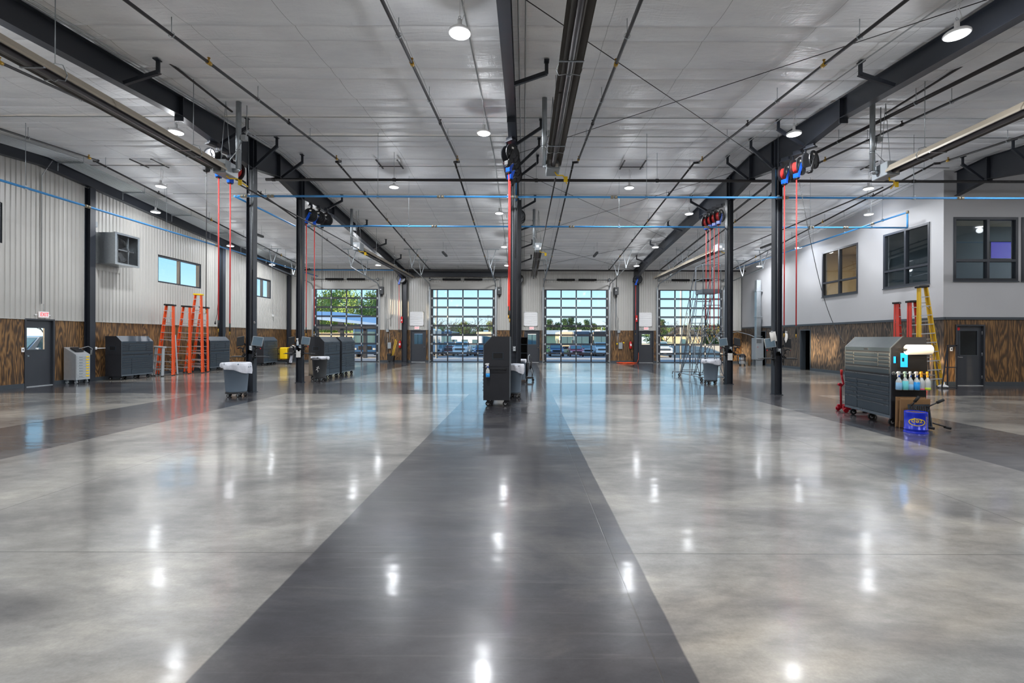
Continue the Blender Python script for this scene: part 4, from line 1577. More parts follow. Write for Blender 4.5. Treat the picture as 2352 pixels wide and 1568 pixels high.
def chest(L=1.5, D=0.6):
    """front faces -x; y runs 0..L; the narrow lower drawer column is at large y"""
    t = thing('tool_chest', '', 'tool chest')
    prof = [(0, 0.15), (D, 0.15), (D, 0.94), (0, 0.94)]
    MB().prism(prof, 'y', 0, L).build('lower_cabinet', M_CHESTS, t)
    MB().prism([(0, 0.945), (D, 0.945), (D, 1.65), (0.2, 1.65), (0.0, 1.45)], 'y', 0, L).build('upper_cabinet', M_CHESTS, t)
    ld = MB()
    ld.prism([(-0.008, 1.452), (0.197, 1.657), (0.21, 1.657), (0.21, 1.65), (0.2, 1.65), (0.0, 1.45)], 'y', 0.01, L - 0.01)
    ld.box(-0.012, 0, 0.01, L - 0.01, 1.38, 1.452)
    ld.build('lid', M_CHEST, t)
    ed = MB()
    for y in (-0.004, L - 0.014):
        ed.box(-0.014, 0.0, y, y + 0.018, 0.15, 1.45)
        ed.prism([(-0.012, 1.45), (0.19, 1.662), (0.21, 1.662), (0.008, 1.45)], 'y', y, y + 0.018)
    ed.box(-0.012, 0.0, 0, L, 0.15, 0.20)
    ed.build('edge_trim', M_PULL, t)
    MB().cbox(-0.016, -0.011, L / 2 - 0.07, L / 2 + 0.07, 1.405, 1.43, 0.002).build('badge', M_BLACK, t)

    def drawer(y0, y1, z0, z1):
        d = MB().cbox(-0.014, 0.002, y0 + 0.006, y1 - 0.006, z0 + 0.004, z1 - 0.004, 0.003).build('drawer', M_CHEST, t)
        MB().prism([(-0.014, z1 - 0.03), (-0.03, z1 - 0.012), (-0.032, z1 - 0.004), (-0.014, z1 - 0.006)], 'y', y0 + 0.012, y1 - 0.012).build('pull', M_PULL, d)

    a, b = 0.24 * L, 0.78 * L
    for z in (1.085, 1.155, 1.225, 1.295):
        drawer(0.02, a, z, z + 0.066)
        drawer(b, L - 0.02, z, z + 0.066)
    for z, h in ((1.085, 0.09), (1.175, 0.09), (1.265, 0.095)):
        drawer(a, b, z, z + h)
    drawer(0.02, L - 0.02, 0.96, 1.07)
    drawer(0.02, L - 0.02, 0.80, 0.93)
    c = 0.70 * L
    for k in range(4):
        drawer(c, L - 0.02, 0.80 - 0.09 * (k + 1), 0.80 - 0.09 * k)
    drawer(c, L - 0.02, 0.205, 0.44)
    for k in range(5):
        drawer(0.02, c, 0.80 - 0.082 * (k + 1), 0.80 - 0.082 * k)
    drawer(0.02, c, 0.205, 0.39)
    for y, s in ((0, -1), (L, 1)):
        m = MB()
        m.box(0.22, 0.44, y - 0.004 * (s < 0), y + 0.004 * (s > 0) + 0.0001, 1.13, 1.26)
        r = m.build('end_recess', M_BLACK, t)
        m = MB()
        for q in ((0.20, 0.46, 1.26, 1.275), (0.20, 0.46, 1.115, 1.13), (0.20, 0.22, 1.13, 1.26), (0.44, 0.46, 1.13, 1.26)):
            m.box(q[0], q[1], min(y, y + s * 0.01), max(y, y + s * 0.01), q[2], q[3])
        m.build('recess_rim', M_CHEST, r)
    m = MB()
    m.cyl((0.09, -0.06, 0.885), (0.52, -0.06, 0.885), 0.014, 10)
    for x in (0.11, 0.5):
        m.cyl((x, 0, 0.885), (x, -0.06, 0.885), 0.012, 8)
        m.cyl((x, 0, 0.885), (x, -0.008, 0.885), 0.03, 12)
    m.build('push_handle', M_BLACK, t)
    for y in (0.12, L / 2, L - 0.12):
        for x in (0.09, D - 0.1):
            caster(t, x, y)
    return t


GC = 'charcoal rolling tool chests'
cp = chest()
cp['label'], cp['group'] = 'nearest charcoal tool chest seen end-on with spray bottle, in front of centre column', GC
cp.location = (-0.93, 11.15, 0)
dup(cp, 'charcoal tool chest by the left wall, nearest one beside the tilted drawer cabinet', (-15.0, 19.2, 0), PI)
dup(cp, 'charcoal tool chest by the left wall, right of the stepladders', (-15.0, 24.2, 0), PI)
dup(cp, 'charcoal tool chest by the left wall, next to the yellow cleaning cart', (-14.95, 28.8, 0), PI)
dup(cp, 'charcoal tool chest behind the dark grey bin, front one of the pair', (-7.66, 19.75, 0), PI)
dup(cp, 'charcoal tool chest at the back of the pair before the first overhead door', (-7.66, 21.5, 0), PI)
RC = Vector((6.80, 8.78, 0))
RCZ = -0.115
dup(cp, 'large sunlit charcoal tool chest at right with spray bottles on its end', RC, RCZ)
RM = Matrix.Translation(RC) @ Matrix.Rotation(RCZ, 4, 'Z')


def rc(x, y, z):
    return RM @ Vector((x, y, z))


# slanted silver drawer cabinet
t = thing('drawer_cabinet', 'silver slant-top drawer cabinet with yellow labels beside the left exit door', 'cabinet', (-15.38, 16.84, 0), PI)
MB().prism([(0, 0.13), (0.42, 0.13), (0.42, 1.26), (0.0, 1.0)], 'y', 0, 0.53).build('body', M_ALU, t)
for k in range(8):
    z = 0.20 + 0.096 * k
    d = MB().cbox(-0.012, 0.002, 0.02, 0.51, z, z + 0.088, 0.003).build('drawer', M_ALU, t)
    MB().cbox(-0.02, -0.011, 0.045, 0.17, z + 0.022, z + 0.068, 0.004).build('yellow_label', M_YEL, d)
    MB().cbox(-0.022, -0.011, 0.30, 0.42, z + 0.03, z + 0.06, 0.004).build('pull', M_GALV, d)
m = MB()
m.add([tuple(Vector(p)) for p in ((0.12, 0.12, 1.09), (0.32, 0.12, 1.215), (0.32, 0.42, 1.215), (0.12, 0.42, 1.09), (0.10, 0.12, 1.13), (0.30, 0.12, 1.255), (0.30, 0.42, 1.255), (0.10, 0.42, 1.13))],
      [(3, 2, 1, 0), (4, 5, 6, 7), (0, 1, 5, 4), (1, 2, 6, 5), (2, 3, 7, 6), (3, 0, 4, 7)])
m.build('keypad_block', M_BLACK, t)
for x in (0.06, 0.36):
    for y in (0.07, 0.46):
        caster(t, x, y, 0.05, 0.115, M_GALV, M_GREYB)
t = thing('power_cable', 'grey cable looping from the silver cabinet to the wall column', 'cable')
MB().tube([(-15.55, 16.6, 1.2), (-15.5, 16.9, 1.28), (-15.45, 17.0, 1.2), (-15.5, 17.03, 0.98), (-15.6, 17.1, 0.96), (-15.6, 17.12, 1.15)], 0.012, 6).build('cable', M_COND, t)
t = thing('wall_rod', 'white horizontal rod fixed to the wall column left of the nearest wall chest', 'rod', (WL + 0.25, 17.32, 1.2))
MB().cyl((0, 0, 0), (0.0, 0.8, 0.01), 0.014, 8).build('rod', M_WHITE, t)
MB().cyl((0, 0, -0.05), (0, 0, 0.05), 0.03, 10).build('clamp', M_WHITE, t)

# ------------------------------------------------------------------ stepladders
def stepladder(H, bw, tw, mr, mc, n, label, loc, rz, rx=0.0, ry=0.0, gap=0.16, stepm=None, group='fibreglass stepladders'):
    t = thing('stepladder', label, 'ladder', loc, rz, group, rx, ry)
    dx = (bw - tw) / 2
    for s in (-1, 1):
        m = MB()
        p, q = (s * bw / 2, 0, 0.03), (s * tw / 2, 0.0, H - 0.06)
        m.bar(p, q, 0.012, 0.085, (0, 1, 0))
        for e in (-1, 1):
            m.bar((p[0] - s * 0.014, p[1] + e * 0.038, p[2]), (q[0] - s * 0.014, q[1] + e * 0.038, q[2]), 0.03, 0.01, (0, 1, 0))
        r = m.build('front_rail', mr, t)
        MB().cbox(s * bw / 2 - 0.025, s * bw / 2 + 0.025, -0.05, 0.05, 0, 0.05, 0.006).build('foot', M_RUBBER, r)
        m = MB()
        m.bar((s * (bw / 2 - 0.03), gap, 0.03), (s * (tw / 2 - 0.01), 0.07, H - 0.06), 0.03, 0.045, (0, 1, 0))
        r = m.build('rear_rail', mr, t)
        MB().cbox(s * (bw / 2 - 0.03) - 0.02, s * (bw / 2 - 0.03) + 0.02, gap - 0.03, gap + 0.03, 0, 0.05, 0.006).build('foot', M_RUBBER, r)
    for k in range(1, n + 1):
        z = 0.305 * k
        if z > H - 0.2:
            break
        w = bw / 2 - dx * z / H - 0.01
        m = MB()
        m.box(-w, w, -0.04, 0.045, z - 0.012, z)
        m.box(-w, w, -0.045, -0.038, z - 0.03, z)
        if k in (1, 2, 3, n - 1, 5):
            for s in (-1, 1):
                m.bar((s * w, -0.03, z - 0.13), (s * (w - 0.12), -0.03, z - 0.015), 0.012, 0.004, (0, 1, 0))
        m.build('step', stepm or M_ALU, t)
    m = MB()
    for k in range(1, n, 2):
        z = 0.305 * k + 0.1
        w = bw / 2 - dx * z / H - 0.03
        yy = gap + (0.07 - gap) * z / H
        m.bar((-w, yy, z), (w, yy, z), 0.012, 0.03)
    m.build('rear_brace', M_ALU, t)
    MB().cbox(-tw / 2 - 0.05, tw / 2 + 0.05, -0.07, 0.14, H - 0.07, H, 0.015).build('top_cap', mc, t)
    return t


stepladder(3.02, 0.72, 0.30, M_ORANGE, M_BLACK, 9, 'orange stepladder with black cap, left one nearest the first wall chest', (-15.12, 19.95, 0), 0.05, -0.03, 0.055)
stepladder(3.03, 0.72, 0.30, M_ORANGE, M_BLACK, 9, 'orange stepladder with black cap, middle one in the left ladder group', (-15.17, 21.0, 0), 0.05, -0.03, 0.06)
stepladder(3.05, 0.72, 0.30, M_ORANGE, M_BLACK, 9, 'orange stepladder with black cap hidden behind the yellow-capped one', (-15.1, 22.1, 0), 0.2, -0.03, 0.05)
stepladder(3.60, 0.80, 0.27, M_ORANGE, M_YEL, 11, 'tallest orange stepladder with a yellow cap at the left wall', (-14.93, 21.45, 0), 0.05, -0.02, 0.045)
stepladder(1.25, 0.42, 0.30, M_ALU, M_ALU, 3, 'small aluminium folding ladder leaning beside the first wall chest', (-15.02, 19.45, 0), 0.0, -0.03, 0.06, 0.1, group='aluminium ladders')
t = thing('extension_ladder', 'pale aluminium rail ladder leaning right of the first orange stepladder', 'ladder', (-15.0, 20.45, 0), 0.0, 'aluminium ladders', -0.03, -0.07)
for s in (-1, 1):
    MB().bar((s * 0.09, 0, 0.02), (s * 0.07, 0, 1.72), 0.025, 0.07, (0, 1, 0)).build('rail', M_ALU, t)
for k in range(5):
    MB().cyl((-0.08, 0, 0.25 + 0.3 * k), (0.08, 0, 0.25 + 0.3 * k), 0.014, 8).build('rung', M_ALU, t)
stepladder(2.95, 0.72, 0.30, M_REDF, M_BLACK, 9, 'faded red stepladder behind the large tool chest, left one', (13.45, 16.9, 0), 0.75, -0.03, -0.02)
stepladder(2.98, 0.72, 0.30, M_REDF, M_BLACK, 9, 'faded red stepladder behind the large tool chest, right one behind yellow', (13.75, 16.5, 0), 0.25, -0.03, -0.05)
stepladder(3.42, 0.80, 0.26, M_YELF, M_BLACK, 10, 'tall worn yellow stepladder behind the large tool chest', (13.55, 15.75, 0), 0.05, -0.03, -0.065)

# ------------------------------------------------------------------ bins
def bin_(loc, label, R=0.3, H=0.78, m=None, liner=True, group='wheeled round bins', drop=0.26, slim=False, seed=1):
    t = thing('trash_bin', label, 'bin', loc, 0, group)
    m = m or M_BIN
    b = 0.13
    if not slim:
        MB().lathe([(0.0, b), (R * 0.8, b), (R * 0.83, b + 0.03), (R, b + H - 0.04), (R + 0.025, b + H - 0.04), (R + 0.025, b + H), (R, b + H), (R * 0.99, b + H - 0.02), (R * 0.8, b + 0.05), (0, b + 0.05)], n=32).build('body', m, t)
        for s in (-1, 1):
            MB().tube([(s * (R - 0.02), -0.08, b + H - 0.06), (s * (R + 0.05), -0.06, b + H - 0.1), (s * (R + 0.05), 0.06, b + H - 0.1), (s * (R - 0.02), 0.08, b + H - 0.06)], 0.012, 6).build('handle', m, t)
        MB().lathe([(0, b - 0.035), (R * 0.85, b - 0.035), (R * 0.85, b), (0, b)], n=24).build('dolly', M_BLACK, t)
        for k in range(5):
            a = k * 2 * PI / 5 + 0.4
            caster(t, R * 0.68 * math.cos(a), R * 0.68 * math.sin(a), 0.042, b - 0.035, M_GALV, M_RUBBER)
    else:
        MB().prism([(-R * 0.6, 0.1), (R * 0.6, 0.1), (R * 0.75, H + 0.1), (-R * 0.75, H + 0.1)], 'y', -0.25, 0.25).build('body', m, t)
        for x in (-0.08, 0.08):
            for y in (-0.18, 0.18):
                caster(t, x, y, 0.035, 0.095, M_GALV, M_RUBBER)
    if liner:
        rr = random.Random(seed)
        ph = [rr.random() * 6 for _ in range(6)]

        def wob(a, j):
            return 1 + (0.015 + 0.012 * j) * (math.sin(5 * a + ph[0] + j * 0.4) + 0.6 * math.sin(11 * a + ph[1] - j * 0.7) + 0.5 * math.sin(17 * a + ph[2])) * (1 if j > 1 else 0.3)

        def dz(a):
            return drop * (0.72 + 0.28 * math.sin(a + 0.9) + 0.05 * math.sin(4 * a + ph[3]))

        n = 40
        vs, fs = [], []
        if slim:
            RX, RY = R * 0.78, 0.27
        else:
            RX = RY = R + 0.03
        Z = (b if not slim else 0.1) + H
        prof = [(0.86, -0.12, 0), (0.97, 0.012, 0), (1.02, 0.018, 0), (1.05, 0, 0), (1.06, -0.3, 1), (1.05, -0.7, 1), (0.99, -1.0, 1)]
        for j, (u, h, k) in enumerate(prof):
            for i in range(n):
                a = 2 * PI * i / n
                w = u * wob(a, j)
                z = Z + (h * dz(a) if k else h)
                if slim:
                    ca, sa = math.cos(a), math.sin(a)
                    q = (abs(ca) ** 6 + abs(sa) ** 6) ** (-1 / 6)
                    vs.append((RX * w * ca * q, RY * w * sa * q, z))
                else:
                    vs.append((RX * w * math.cos(a), RY * w * math.sin(a), z))
        for j in range(len(prof) - 1):
            for i in range(n):
                fs.append((j * n + i, j * n + (i + 1) % n, (j + 1) * n + (i + 1) % n, (j + 1) * n + i))
        MB().add(vs, fs, True).build('liner', M_LINER, t)
    return t


bin_((-7.83, 12.95, 0), 'grey round bin with draped white liner in front of the left column', 0.31, 0.78, seed=3, drop=0.3)
bin_((-7.62, 17.75, 0), 'dark grey round bin beside the column with the white paper', 0.27, 0.76, M_BIND, drop=0.1, seed=5)
t = thing('painted_mark', 'small pale running figure mark on the dark grey round bin', 'mark', (-7.62, 17.75, 0.42))
m = MB()
for p, q, w in (((0.0, 0.1), (0.04, 0.13), 0.03), ((-0.05, 0.1), (0.03, 0.07), 0.018), ((0.01, 0.08), (-0.03, 0.02), 0.03), ((-0.03, 0.02), (0.02, -0.03), 0.018), ((0.02, -0.03), (0.0, -0.08), 0.016), ((-0.03, 0.02), (-0.07, 0.0), 0.016), ((0.02, 0.08), (0.07, 0.06), 0.014)):
    m.bar((p[0] + 0.03, -0.252, p[1]), (q[0] + 0.03, -0.252, q[1]), w, 0.006, (0, 1, 0))
m.build('figure', M_PAPER, t)
bin_((-0.28, 12.95, 0), 'grey round bin with white liner hidden behind the centre tool chest', 0.25, 0.76, drop=0.28, seed=8)
bin_((-0.02, 17.6, 0), 'slim grey bin with white liner beside the column behind the centre', 0.15, 0.72, slim=True, drop=0.13, seed=9)
bin_((6.75, 17.1, 0), 'grey round bin with white liner beside the rolling stair', 0.27, 0.72, drop=0.24, seed=12)

# ------------------------------------------------------------------ column work stations
def station(col, y, s, label, dark, z=1.5, tray=1.05):
    t = thing('tablet_station', label, 'tablet', (col, y, 0), 0, 'tablets on the column brackets')
    m = MB()
    m.bar((s * 0.1, -0.02, z - 0.15), (s * 0.2, -0.08, z - 0.05), 0.03, 0.05)
    m.bar((s * 0.11, 0, z - 0.5), (s * 0.11, 0, z + 0.05), 0.05, 0.03)
    m.bar((s * 0.11, 0, tray + 0.12), (s * 0.2, -0.08, tray - 0.01), 0.03, 0.04)
    m.cyl((s * 0.2, -0.08, z - 0.1), (s * 0.2, -0.08, z), 0.03, 8)
    m.build('bracket_arm', M_BLACK, t)
    M = Matrix.Translation((s * 0.25, -0.12, z)) @ Matrix.Rotation(s * 0.35, 4, 'Z') @ Matrix.Rotation(s * 0.14, 4, 'Y') @ Matrix.Rotation(-0.18, 4, 'X')
    m = MB().cbox(-0.14, 0.14, -0.012, 0.018, -0.14, 0.14, 0.008)
    m.v = [tuple(M @ Vector(v)) for v in m.v]
    sc = m.build('tablet_case', M_BLACK if dark else M_GREYB, t)
    m = MB().box(-0.125, 0.125, -0.0145, -0.0125, -0.125, 0.125)
    m.v = [tuple(M @ Vector(v)) for v in m.v]
    m.build('screen', M_SCRD if dark else M_SCRL, sc)
    m = MB()
    m.prism([(s * 0.1, -0.2), (s * 0.48, -0.24), (s * 0.54, -0.12), (s * 0.5, 0.08), (s * 0.1, 0.1)], 'z', tray - 0.015, tray)
    tr = m.build('tray', M_BLACK, t)
    MB().cbox(min(s * 0.2, s * 0.46), max(s * 0.2, s * 0.46), -0.18, -0.06, tray, tray + 0.02, 0.004).build('keyboard', M_BIND, tr)
    m = MB()
    m.tube([(s * 0.16, -0.1, tray + 0.22), (s * 0.26, -0.12, tray + 0.27), (s * 0.33, -0.12, tray + 0.24)], 0.022, 8)
    m.tube([(s * 0.2, -0.1, tray + 0.22), (s * 0.19, -0.1, tray + 0.12)], 0.018, 8)
    sc = m.build('barcode_scanner', M_BLACK, t)
    MB().cyl((s * 0.33, -0.12, tray + 0.24), (s * 0.338, -0.12, tray + 0.236), 0.012, 8).build('scanner_tip', M_SIGNR, sc)
    m = MB()
    for k in range(4):
        a = 0.04 * k
        m.tube([(s * 0.12, -0.08, z - 0.1 - a), (s * (0.17 + a * 0.5), -0.14, z - 0.2 - a), (s * 0.13, -0.13, tray + 0.15 - a), (s * (0.14 + a), -0.12, tray + 0.04 - a * 0.5), (s * 0.12, -0.11, tray + 0.12)], 0.006, 5)
    m.tube([(s * 0.09, -0.12, tray + 0.05), (s * 0.12, -0.13, tray - 0.12), (s * 0.14, -0.12, tray - 0.02), (s * 0.13, -0.12, tray - 0.2)], 0.008, 6)
    m.cbox(-0.03, 0.04, -0.13, -0.06, tray + 0.08, tray + 0.2, 0.006)
    m.build('cable_tangle', M_BLACK, t)
    return t


M_SCRD = mat('dark glossy screen', rgb(20, 22, 26), 0.12, 0, 0.02)
M_SCRL = mat('pale blue idle screen', rgb(92, 110, 122), 0.2, 0, 0.05)
for cx_, cy_, nm in ((XL, 13.95, 'column behind the white-lined bin'), (XL, 17.0, 'column with the white paper beside the dark bin'), (XR - 0.07, 13.75, 'column with clipped papers, right half'), (XR - 0.07, 16.95, 'column beside the rolling stair')):
    for s in (-1, 1):
        station(cx_, cy_, s, '%s tablet, %s side of the %s' % ('dark' if (s < 0) == (cx_ < 0) else 'pale', 'left' if s < 0 else 'right', nm), (s < 0) == (cx_ < 0))
for x, y, nm in ((XL, 13.95, 'left near column'), (XL, 17.0, 'left far column'), (XC, 14.05, 'centre column behind the chest'), (XR - 0.07, 13.75, 'right near column'), (XR - 0.07, 16.95, 'right far column')):
    t = thing('outlet_box', 'grey outlet box in the channel of the ' + nm, 'outlet', (x + (0.03 if x > -1 else 0.04), y - 0.06, 1.27 if x > 1 else 1.3), 0, 'outlet boxes on the columns')
    MB().cbox(-0.045, 0.045, -0.05, 0.05, -0.07, 0.07, 0.005).build('box', M_GREYB, t)
    for s in (-1, 1):
        MB().box(-0.02, 0.02, -0.056, -0.05, s * 0.035 - 0.014, s * 0.035 + 0.014).build('socket', M_WHITE, t)
for x, y, z, w, h, nm, dx in ((XL, 17.0, 1.04, 0.165, 0.26, 'white notice sheet on the column beside the dark grey bin', -0.01), (XR - 0.07, 16.95, 0.98, 0.17, 0.25, 'white notice sheet on the column beside the rolling stair', 0.0)):
    t = thing('notice_sheet', nm, 'paper', (x + dx, y - 0.11, z), 0, 'notice sheets on the columns')
    MB().box(-w / 2, w / 2, -0.004, 0, -h / 2, h / 2).build('sheet', M_PAPER, t)
    MB().cyl((0, -0.008, -h / 2 + 0.02), (0, -0.004, -h / 2 + 0.02), 0.006, 8).build('magnet', M_BLACK, t)
M_PRINT = mat('faint grey print', rgb(120, 120, 126), 0.8, 0, 0.1)
for s in (-1, 1):
    t = thing('clipped_papers', 'white paper sheets clipped on the %s of the right near column' % ('left side' if s < 0 else 'right side'), 'paper', (XR - 0.07 + s * 0.2, 13.62, 1.66), 0, 'papers clipped to the right near column')
    ws = 1 if s < 0 else 0.35
    vs = []
    for j in range(6):
        z = 0.14 - 0.055 * j
        for i in range(4):
            x = (-0.08 + 0.053 * i) * ws + 0.05 * (j / 5.0) ** 2 * -s
            vs.append((x, -0.03 * math.sin(j * 0.6) - 0.01 * i, z - 0.01 * i * s))
    MB().add(vs, [(j * 4 + i, j * 4 + i + 1, j * 4 + i + 5, j * 4 + i + 4) for j in range(5) for i in range(3)], True).build('sheet', M_PAPER, t)
    MB().cbox(-0.03, 0.03, -0.02, 0.02, 0.13, 0.18, 0.006).build('clip', M_ALU, t)
t = thing('convex_mirror', 'small round chrome light disc on the right face of the left near column', 'disc', (XL + 0.115, 13.9, 2.05))
MB().lathe([(0, 0.02), (0.03, 0.018), (0.045, 0)], (0, 0, 0), 16, 'x').build('disc', M_CHROME, t)

# ------------------------------------------------------------------ spray bottles
M_BOT = glassmat('cloudy bottle plastic', (0.80, 0.84, 0.86, 1), 1.0, 0.25)
M_BOTW = mat('translucent white bottle', rgb(222, 228, 228), 0.35, 0, 0.02, alpha=0.72)


def bottle(loc, rz, label, liquid, head, fill=0.5, k=1.0, trim=None):
    t = thing('spray_bottle', label, 'spray bottle', loc, rz, 'spray bottles')
    body = [(0.0, 0.0), (0.038, 0.0), (0.042, 0.012), (0.041, 0.12), (0.036, 0.15), (0.02, 0.178), (0.014, 0.2), (0.014, 0.215)]
    body = [(r * k, z * k) for r, z in body]
    MB().lathe(body, n=20).build('bottle_body', M_BOTW, t)
    f = 0.15 * fill
    MB().lathe([(0, 0.003), (0.0385 * k, 0.003), (0.0426 * k, 0.012 * k), (0.0418 * k, f * k), (0, f * k)], n=20).build('liquid', liquid, t)
    m = MB()
    m.cyl((0, 0, 0.2 * k), (0, 0, 0.228 * k), 0.017 * k, 12)
    m.build('collar', trim or head, t)
    m = MB()
    m.prism([(0.014 * k, 0.228 * k), (0.012 * k, 0.262 * k), (0.03 * k, 0.272 * k), (0.02 * k, 0.29 * k), (-0.03 * k, 0.29 * k), (-0.058 * k, 0.278 * k), (-0.058 * k, 0.262 * k), (-0.014 * k, 0.255 * k), (-0.012 * k, 0.228 * k)], 'y', -0.011 * k, 0.011 * k)
    m.prism([(-0.022 * k, 0.258 * k), (-0.03 * k, 0.256 * k), (-0.045 * k, 0.205 * k), (-0.038 * k, 0.205 * k)], 'y', -0.007 * k, 0.007 * k)
    m.build('trigger_head', head, t)
    return t


def liq(name, c):
    return mat(name, c, 0.15, 0, 0.03)


BLU1, BLU2, BLU3 = liq('pale blue cleaner', rgb(130, 176, 210)), liq('teal cleaner', rgb(110, 205, 210)), liq('strong blue cleaner', rgb(38, 150, 226))
PNK, GRN = liq('pink cleaner', rgb(222, 92, 122)), liq('lime cleaner', rgb(186, 206, 60))
M_BTR = mat('blue trim plastic', rgb(40, 90, 190), 0.4)
M_YHD = mat('orange yellow trigger', rgb(250, 180, 20), 0.35)
M_GHD = mat('mint trigger', rgb(190, 220, 200), 0.4)
bl = [(2065, BLU1, M_WHITE, 0.78, 'pale blue cleaner, first from the left', M_BTR), (2077, BLU2, M_GHD, 0.95, 'teal cleaner and mint trigger, second from the left', None),
      (2088, BLU1, M_WHITE, 0.62, 'pale blue cleaner, third from the left', M_BTR), (2100, BLU3, M_WHITE, 0.85, 'bright blue cleaner, fourth from the left', M_BTR),
      (2110.5, PNK, M_YHD, 0.2, 'a little pink liquid and yellow trigger, fifth from the left', None), (2122, GRN, M_YHD, 0.3, 'a little lime liquid and yellow trigger, last on the right', None)]
for i, (px, lq, hd, fl, lb, tr) in enumerate(bl):
    s = 0.07 + (px - 2065) * 0.0083
    p = rc(s, -0.105 - 0.01 * (i % 2), 0.685)
    bottle(p, 0.5 + 0.1 * (i % 3), 'bottle with ' + lb + ' on large chest', lq, hd, fl, 1.17, tr)
p = (-0.83, 11.05, 0.70)
bottle(p, 0.4, 'spray bottle with a little blue cleaner hanging on the centre tool chest handle', BLU3, M_WHITE, 0.55, 1.12, M_BTR)
bottle((XL - 0.02, 16.85, 1.33), 0.2, 'clear bottle on the column with the white paper', BLU1, M_WHITE, 0.2, 0.9)
t = thing('bottle_bar', 'chrome bar on the end of the large tool chest holding the spray bottles', 'bar', rc(0, 0, 0), RCZ)
m = MB()
m.cyl((0.03, -0.1, 0.98), (0.6, -0.1, 0.98), 0.012, 10)
for x in (0.04, 0.59):
    m.cyl((x, 0, 0.98), (x, -0.1, 0.98), 0.01, 8)
    m.cyl((x, 0.0, 0.98), (x, -0.012, 0.98), 0.035, 14)
m.build('bar', M_CHROME, t)
t = thing('paper_towel_roll', 'white paper towel roll mounted high on the end of the large tool chest', 'paper towel', rc(0, 0, 0), RCZ)
MB().lathe([(0.02, 0.19), (0.09, 0.19), (0.093, 0.2), (0.093, 0.58), (0.09, 0.59), (0.02, 0.59)], (0, -0.12, 1.42), 28, 'x').build('paper_roll', M_PAPER, t)
m = MB()
m.cyl((0.13, -0.12, 1.42), (0.64, -0.12, 1.42), 0.015, 10)
m.bar((0.14, -0.12, 1.42), (0.14, 0, 1.42), 0.02, 0.05)
m.bar((0.61, -0.12, 1.42), (0.61, 0, 1.42), 0.02, 0.05)
m.build('holder', M_BLACK, t)
M_SCRB = mat('bright blue lit screen', rgb(30, 140, 240), 0.2, 0, 0.35, 30, emit=(0.02, 0.30, 0.9, 1), estr=0.9)
t = thing('wall_tablet', 'dark tablet with bright blue screen on the end of the large tool chest', 'tablet', rc(0, 0, 0), RCZ)
MB().prism([(0.11, 1.09), (0.585, 1.03), (0.575, 1.32), (0.11, 1.37)], 'y', -0.05, -0.004).build('casing', M_BLACK, t)
MB().box(0.13, 0.25, -0.053, -0.05, 1.10, 1.355).build('screen', M_SCRB, t)
MB().box(0.045, 0.075, -0.012, 0.0, 1.17, 1.29).build('charger_light', M_SCRB, t)
MB().box(0.155, 0.19, -0.056, -0.053, 1.20, 1.27).build('dark_icon', M_BLACK, t)

# cardboard, folded creeper, pail, red jack
for k, (y, tl) in enumerate(((-0.03, 0.02), (-0.085, 0.05))):
    m = MB()
    m.cbox(0, 0.5, -0.02, 0.0, 0.0, 0.56 - 0.02 * k, 0.004)
    m.box(0.004, 0.49, -0.028, -0.02, 0.02, 0.54 - 0.02 * k)
    o = m.build('cardboard_sheet', M_WOODB)
    o.location, o.rotation_euler = rc(0.02 + 0.03 * k, y - 0.05, 0), (tl, 0, RCZ)
    tag(o, 'brown flattened cardboard leaning on the large chest, %s one' % ('rear' if k == 0 else 'front'), 'cardboard', 'cardboard leaning on the chest')
t = thing('folded_stool', 'dark folding ribbed seat frame with black grips leaning on cardboard', 'folding stool', rc(0.12, -0.34, 0), RCZ + 0.12, None, -0.16)
m = MB()
for q in ((0, 0.38, 0.02, 0.05), (0, 0.38, 0.42, 0.45)):
    m.box(q[0], q[1], -0.02, 0.0, q[2], q[3])
m.box(0, 0.025, -0.02, 0, 0.05, 0.42)
m.box(0.355, 0.38, -0.02, 0, 0.05, 0.42)
m.build('seat_frame', M_CHEST, t)
for k in range(8):
    x = 0.04 + 0.04 * k
    MB().cbox(x, x + 0.022, -0.022, -0.002, 0.05, 0.42, 0.004).build('slat', M_CHEST, t)
for s, (ax, az, bx, bz) in enumerate(((0.02, 0.42, 0.09, 0.53), (0.30, 0.4, 0.50, 0.50))):
    m = MB().cyl((ax, -0.05, az), (bx, -0.10, bz), 0.013, 8)
    a = m.build('grip_arm', M_STEEL2, t)
    d = (Vector((bx, -0.10, bz)) - Vector((ax, -0.05, az))).normalized()
    e_ = Vector((bx, -0.10, bz))
    MB().cyl(e_ - d * 0.05, e_ + d * 0.07, 0.024, 10).build('grip', M_RUBBER, a)
for (ax, bx, z) in ((0.04, 0.22, 0.03), (0.38, 0.62, 0.03)):
    m = MB().cyl((ax, -0.04, 0.12), (bx, -0.16 if ax < 0.2 else -0.05, z + 0.02), 0.013, 8)
    a = m.build('leg', M_STEEL2, t)
    MB().cyl((bx - 0.05, -0.14 if ax < 0.2 else -0.05, z + 0.025), (bx + 0.05, -0.18 if ax < 0.2 else -0.05, z), 0.024, 10).build('foot_grip', M_RUBBER, a)
MB().tube([(0.05, -0.06, 0.42), (0.13, -0.08, 0.28), (0.2, -0.09, 0.25), (0.27, -0.08, 0.29), (0.33, -0.07, 0.4)], 0.006, 6).build('strap', M_BLACK, t)

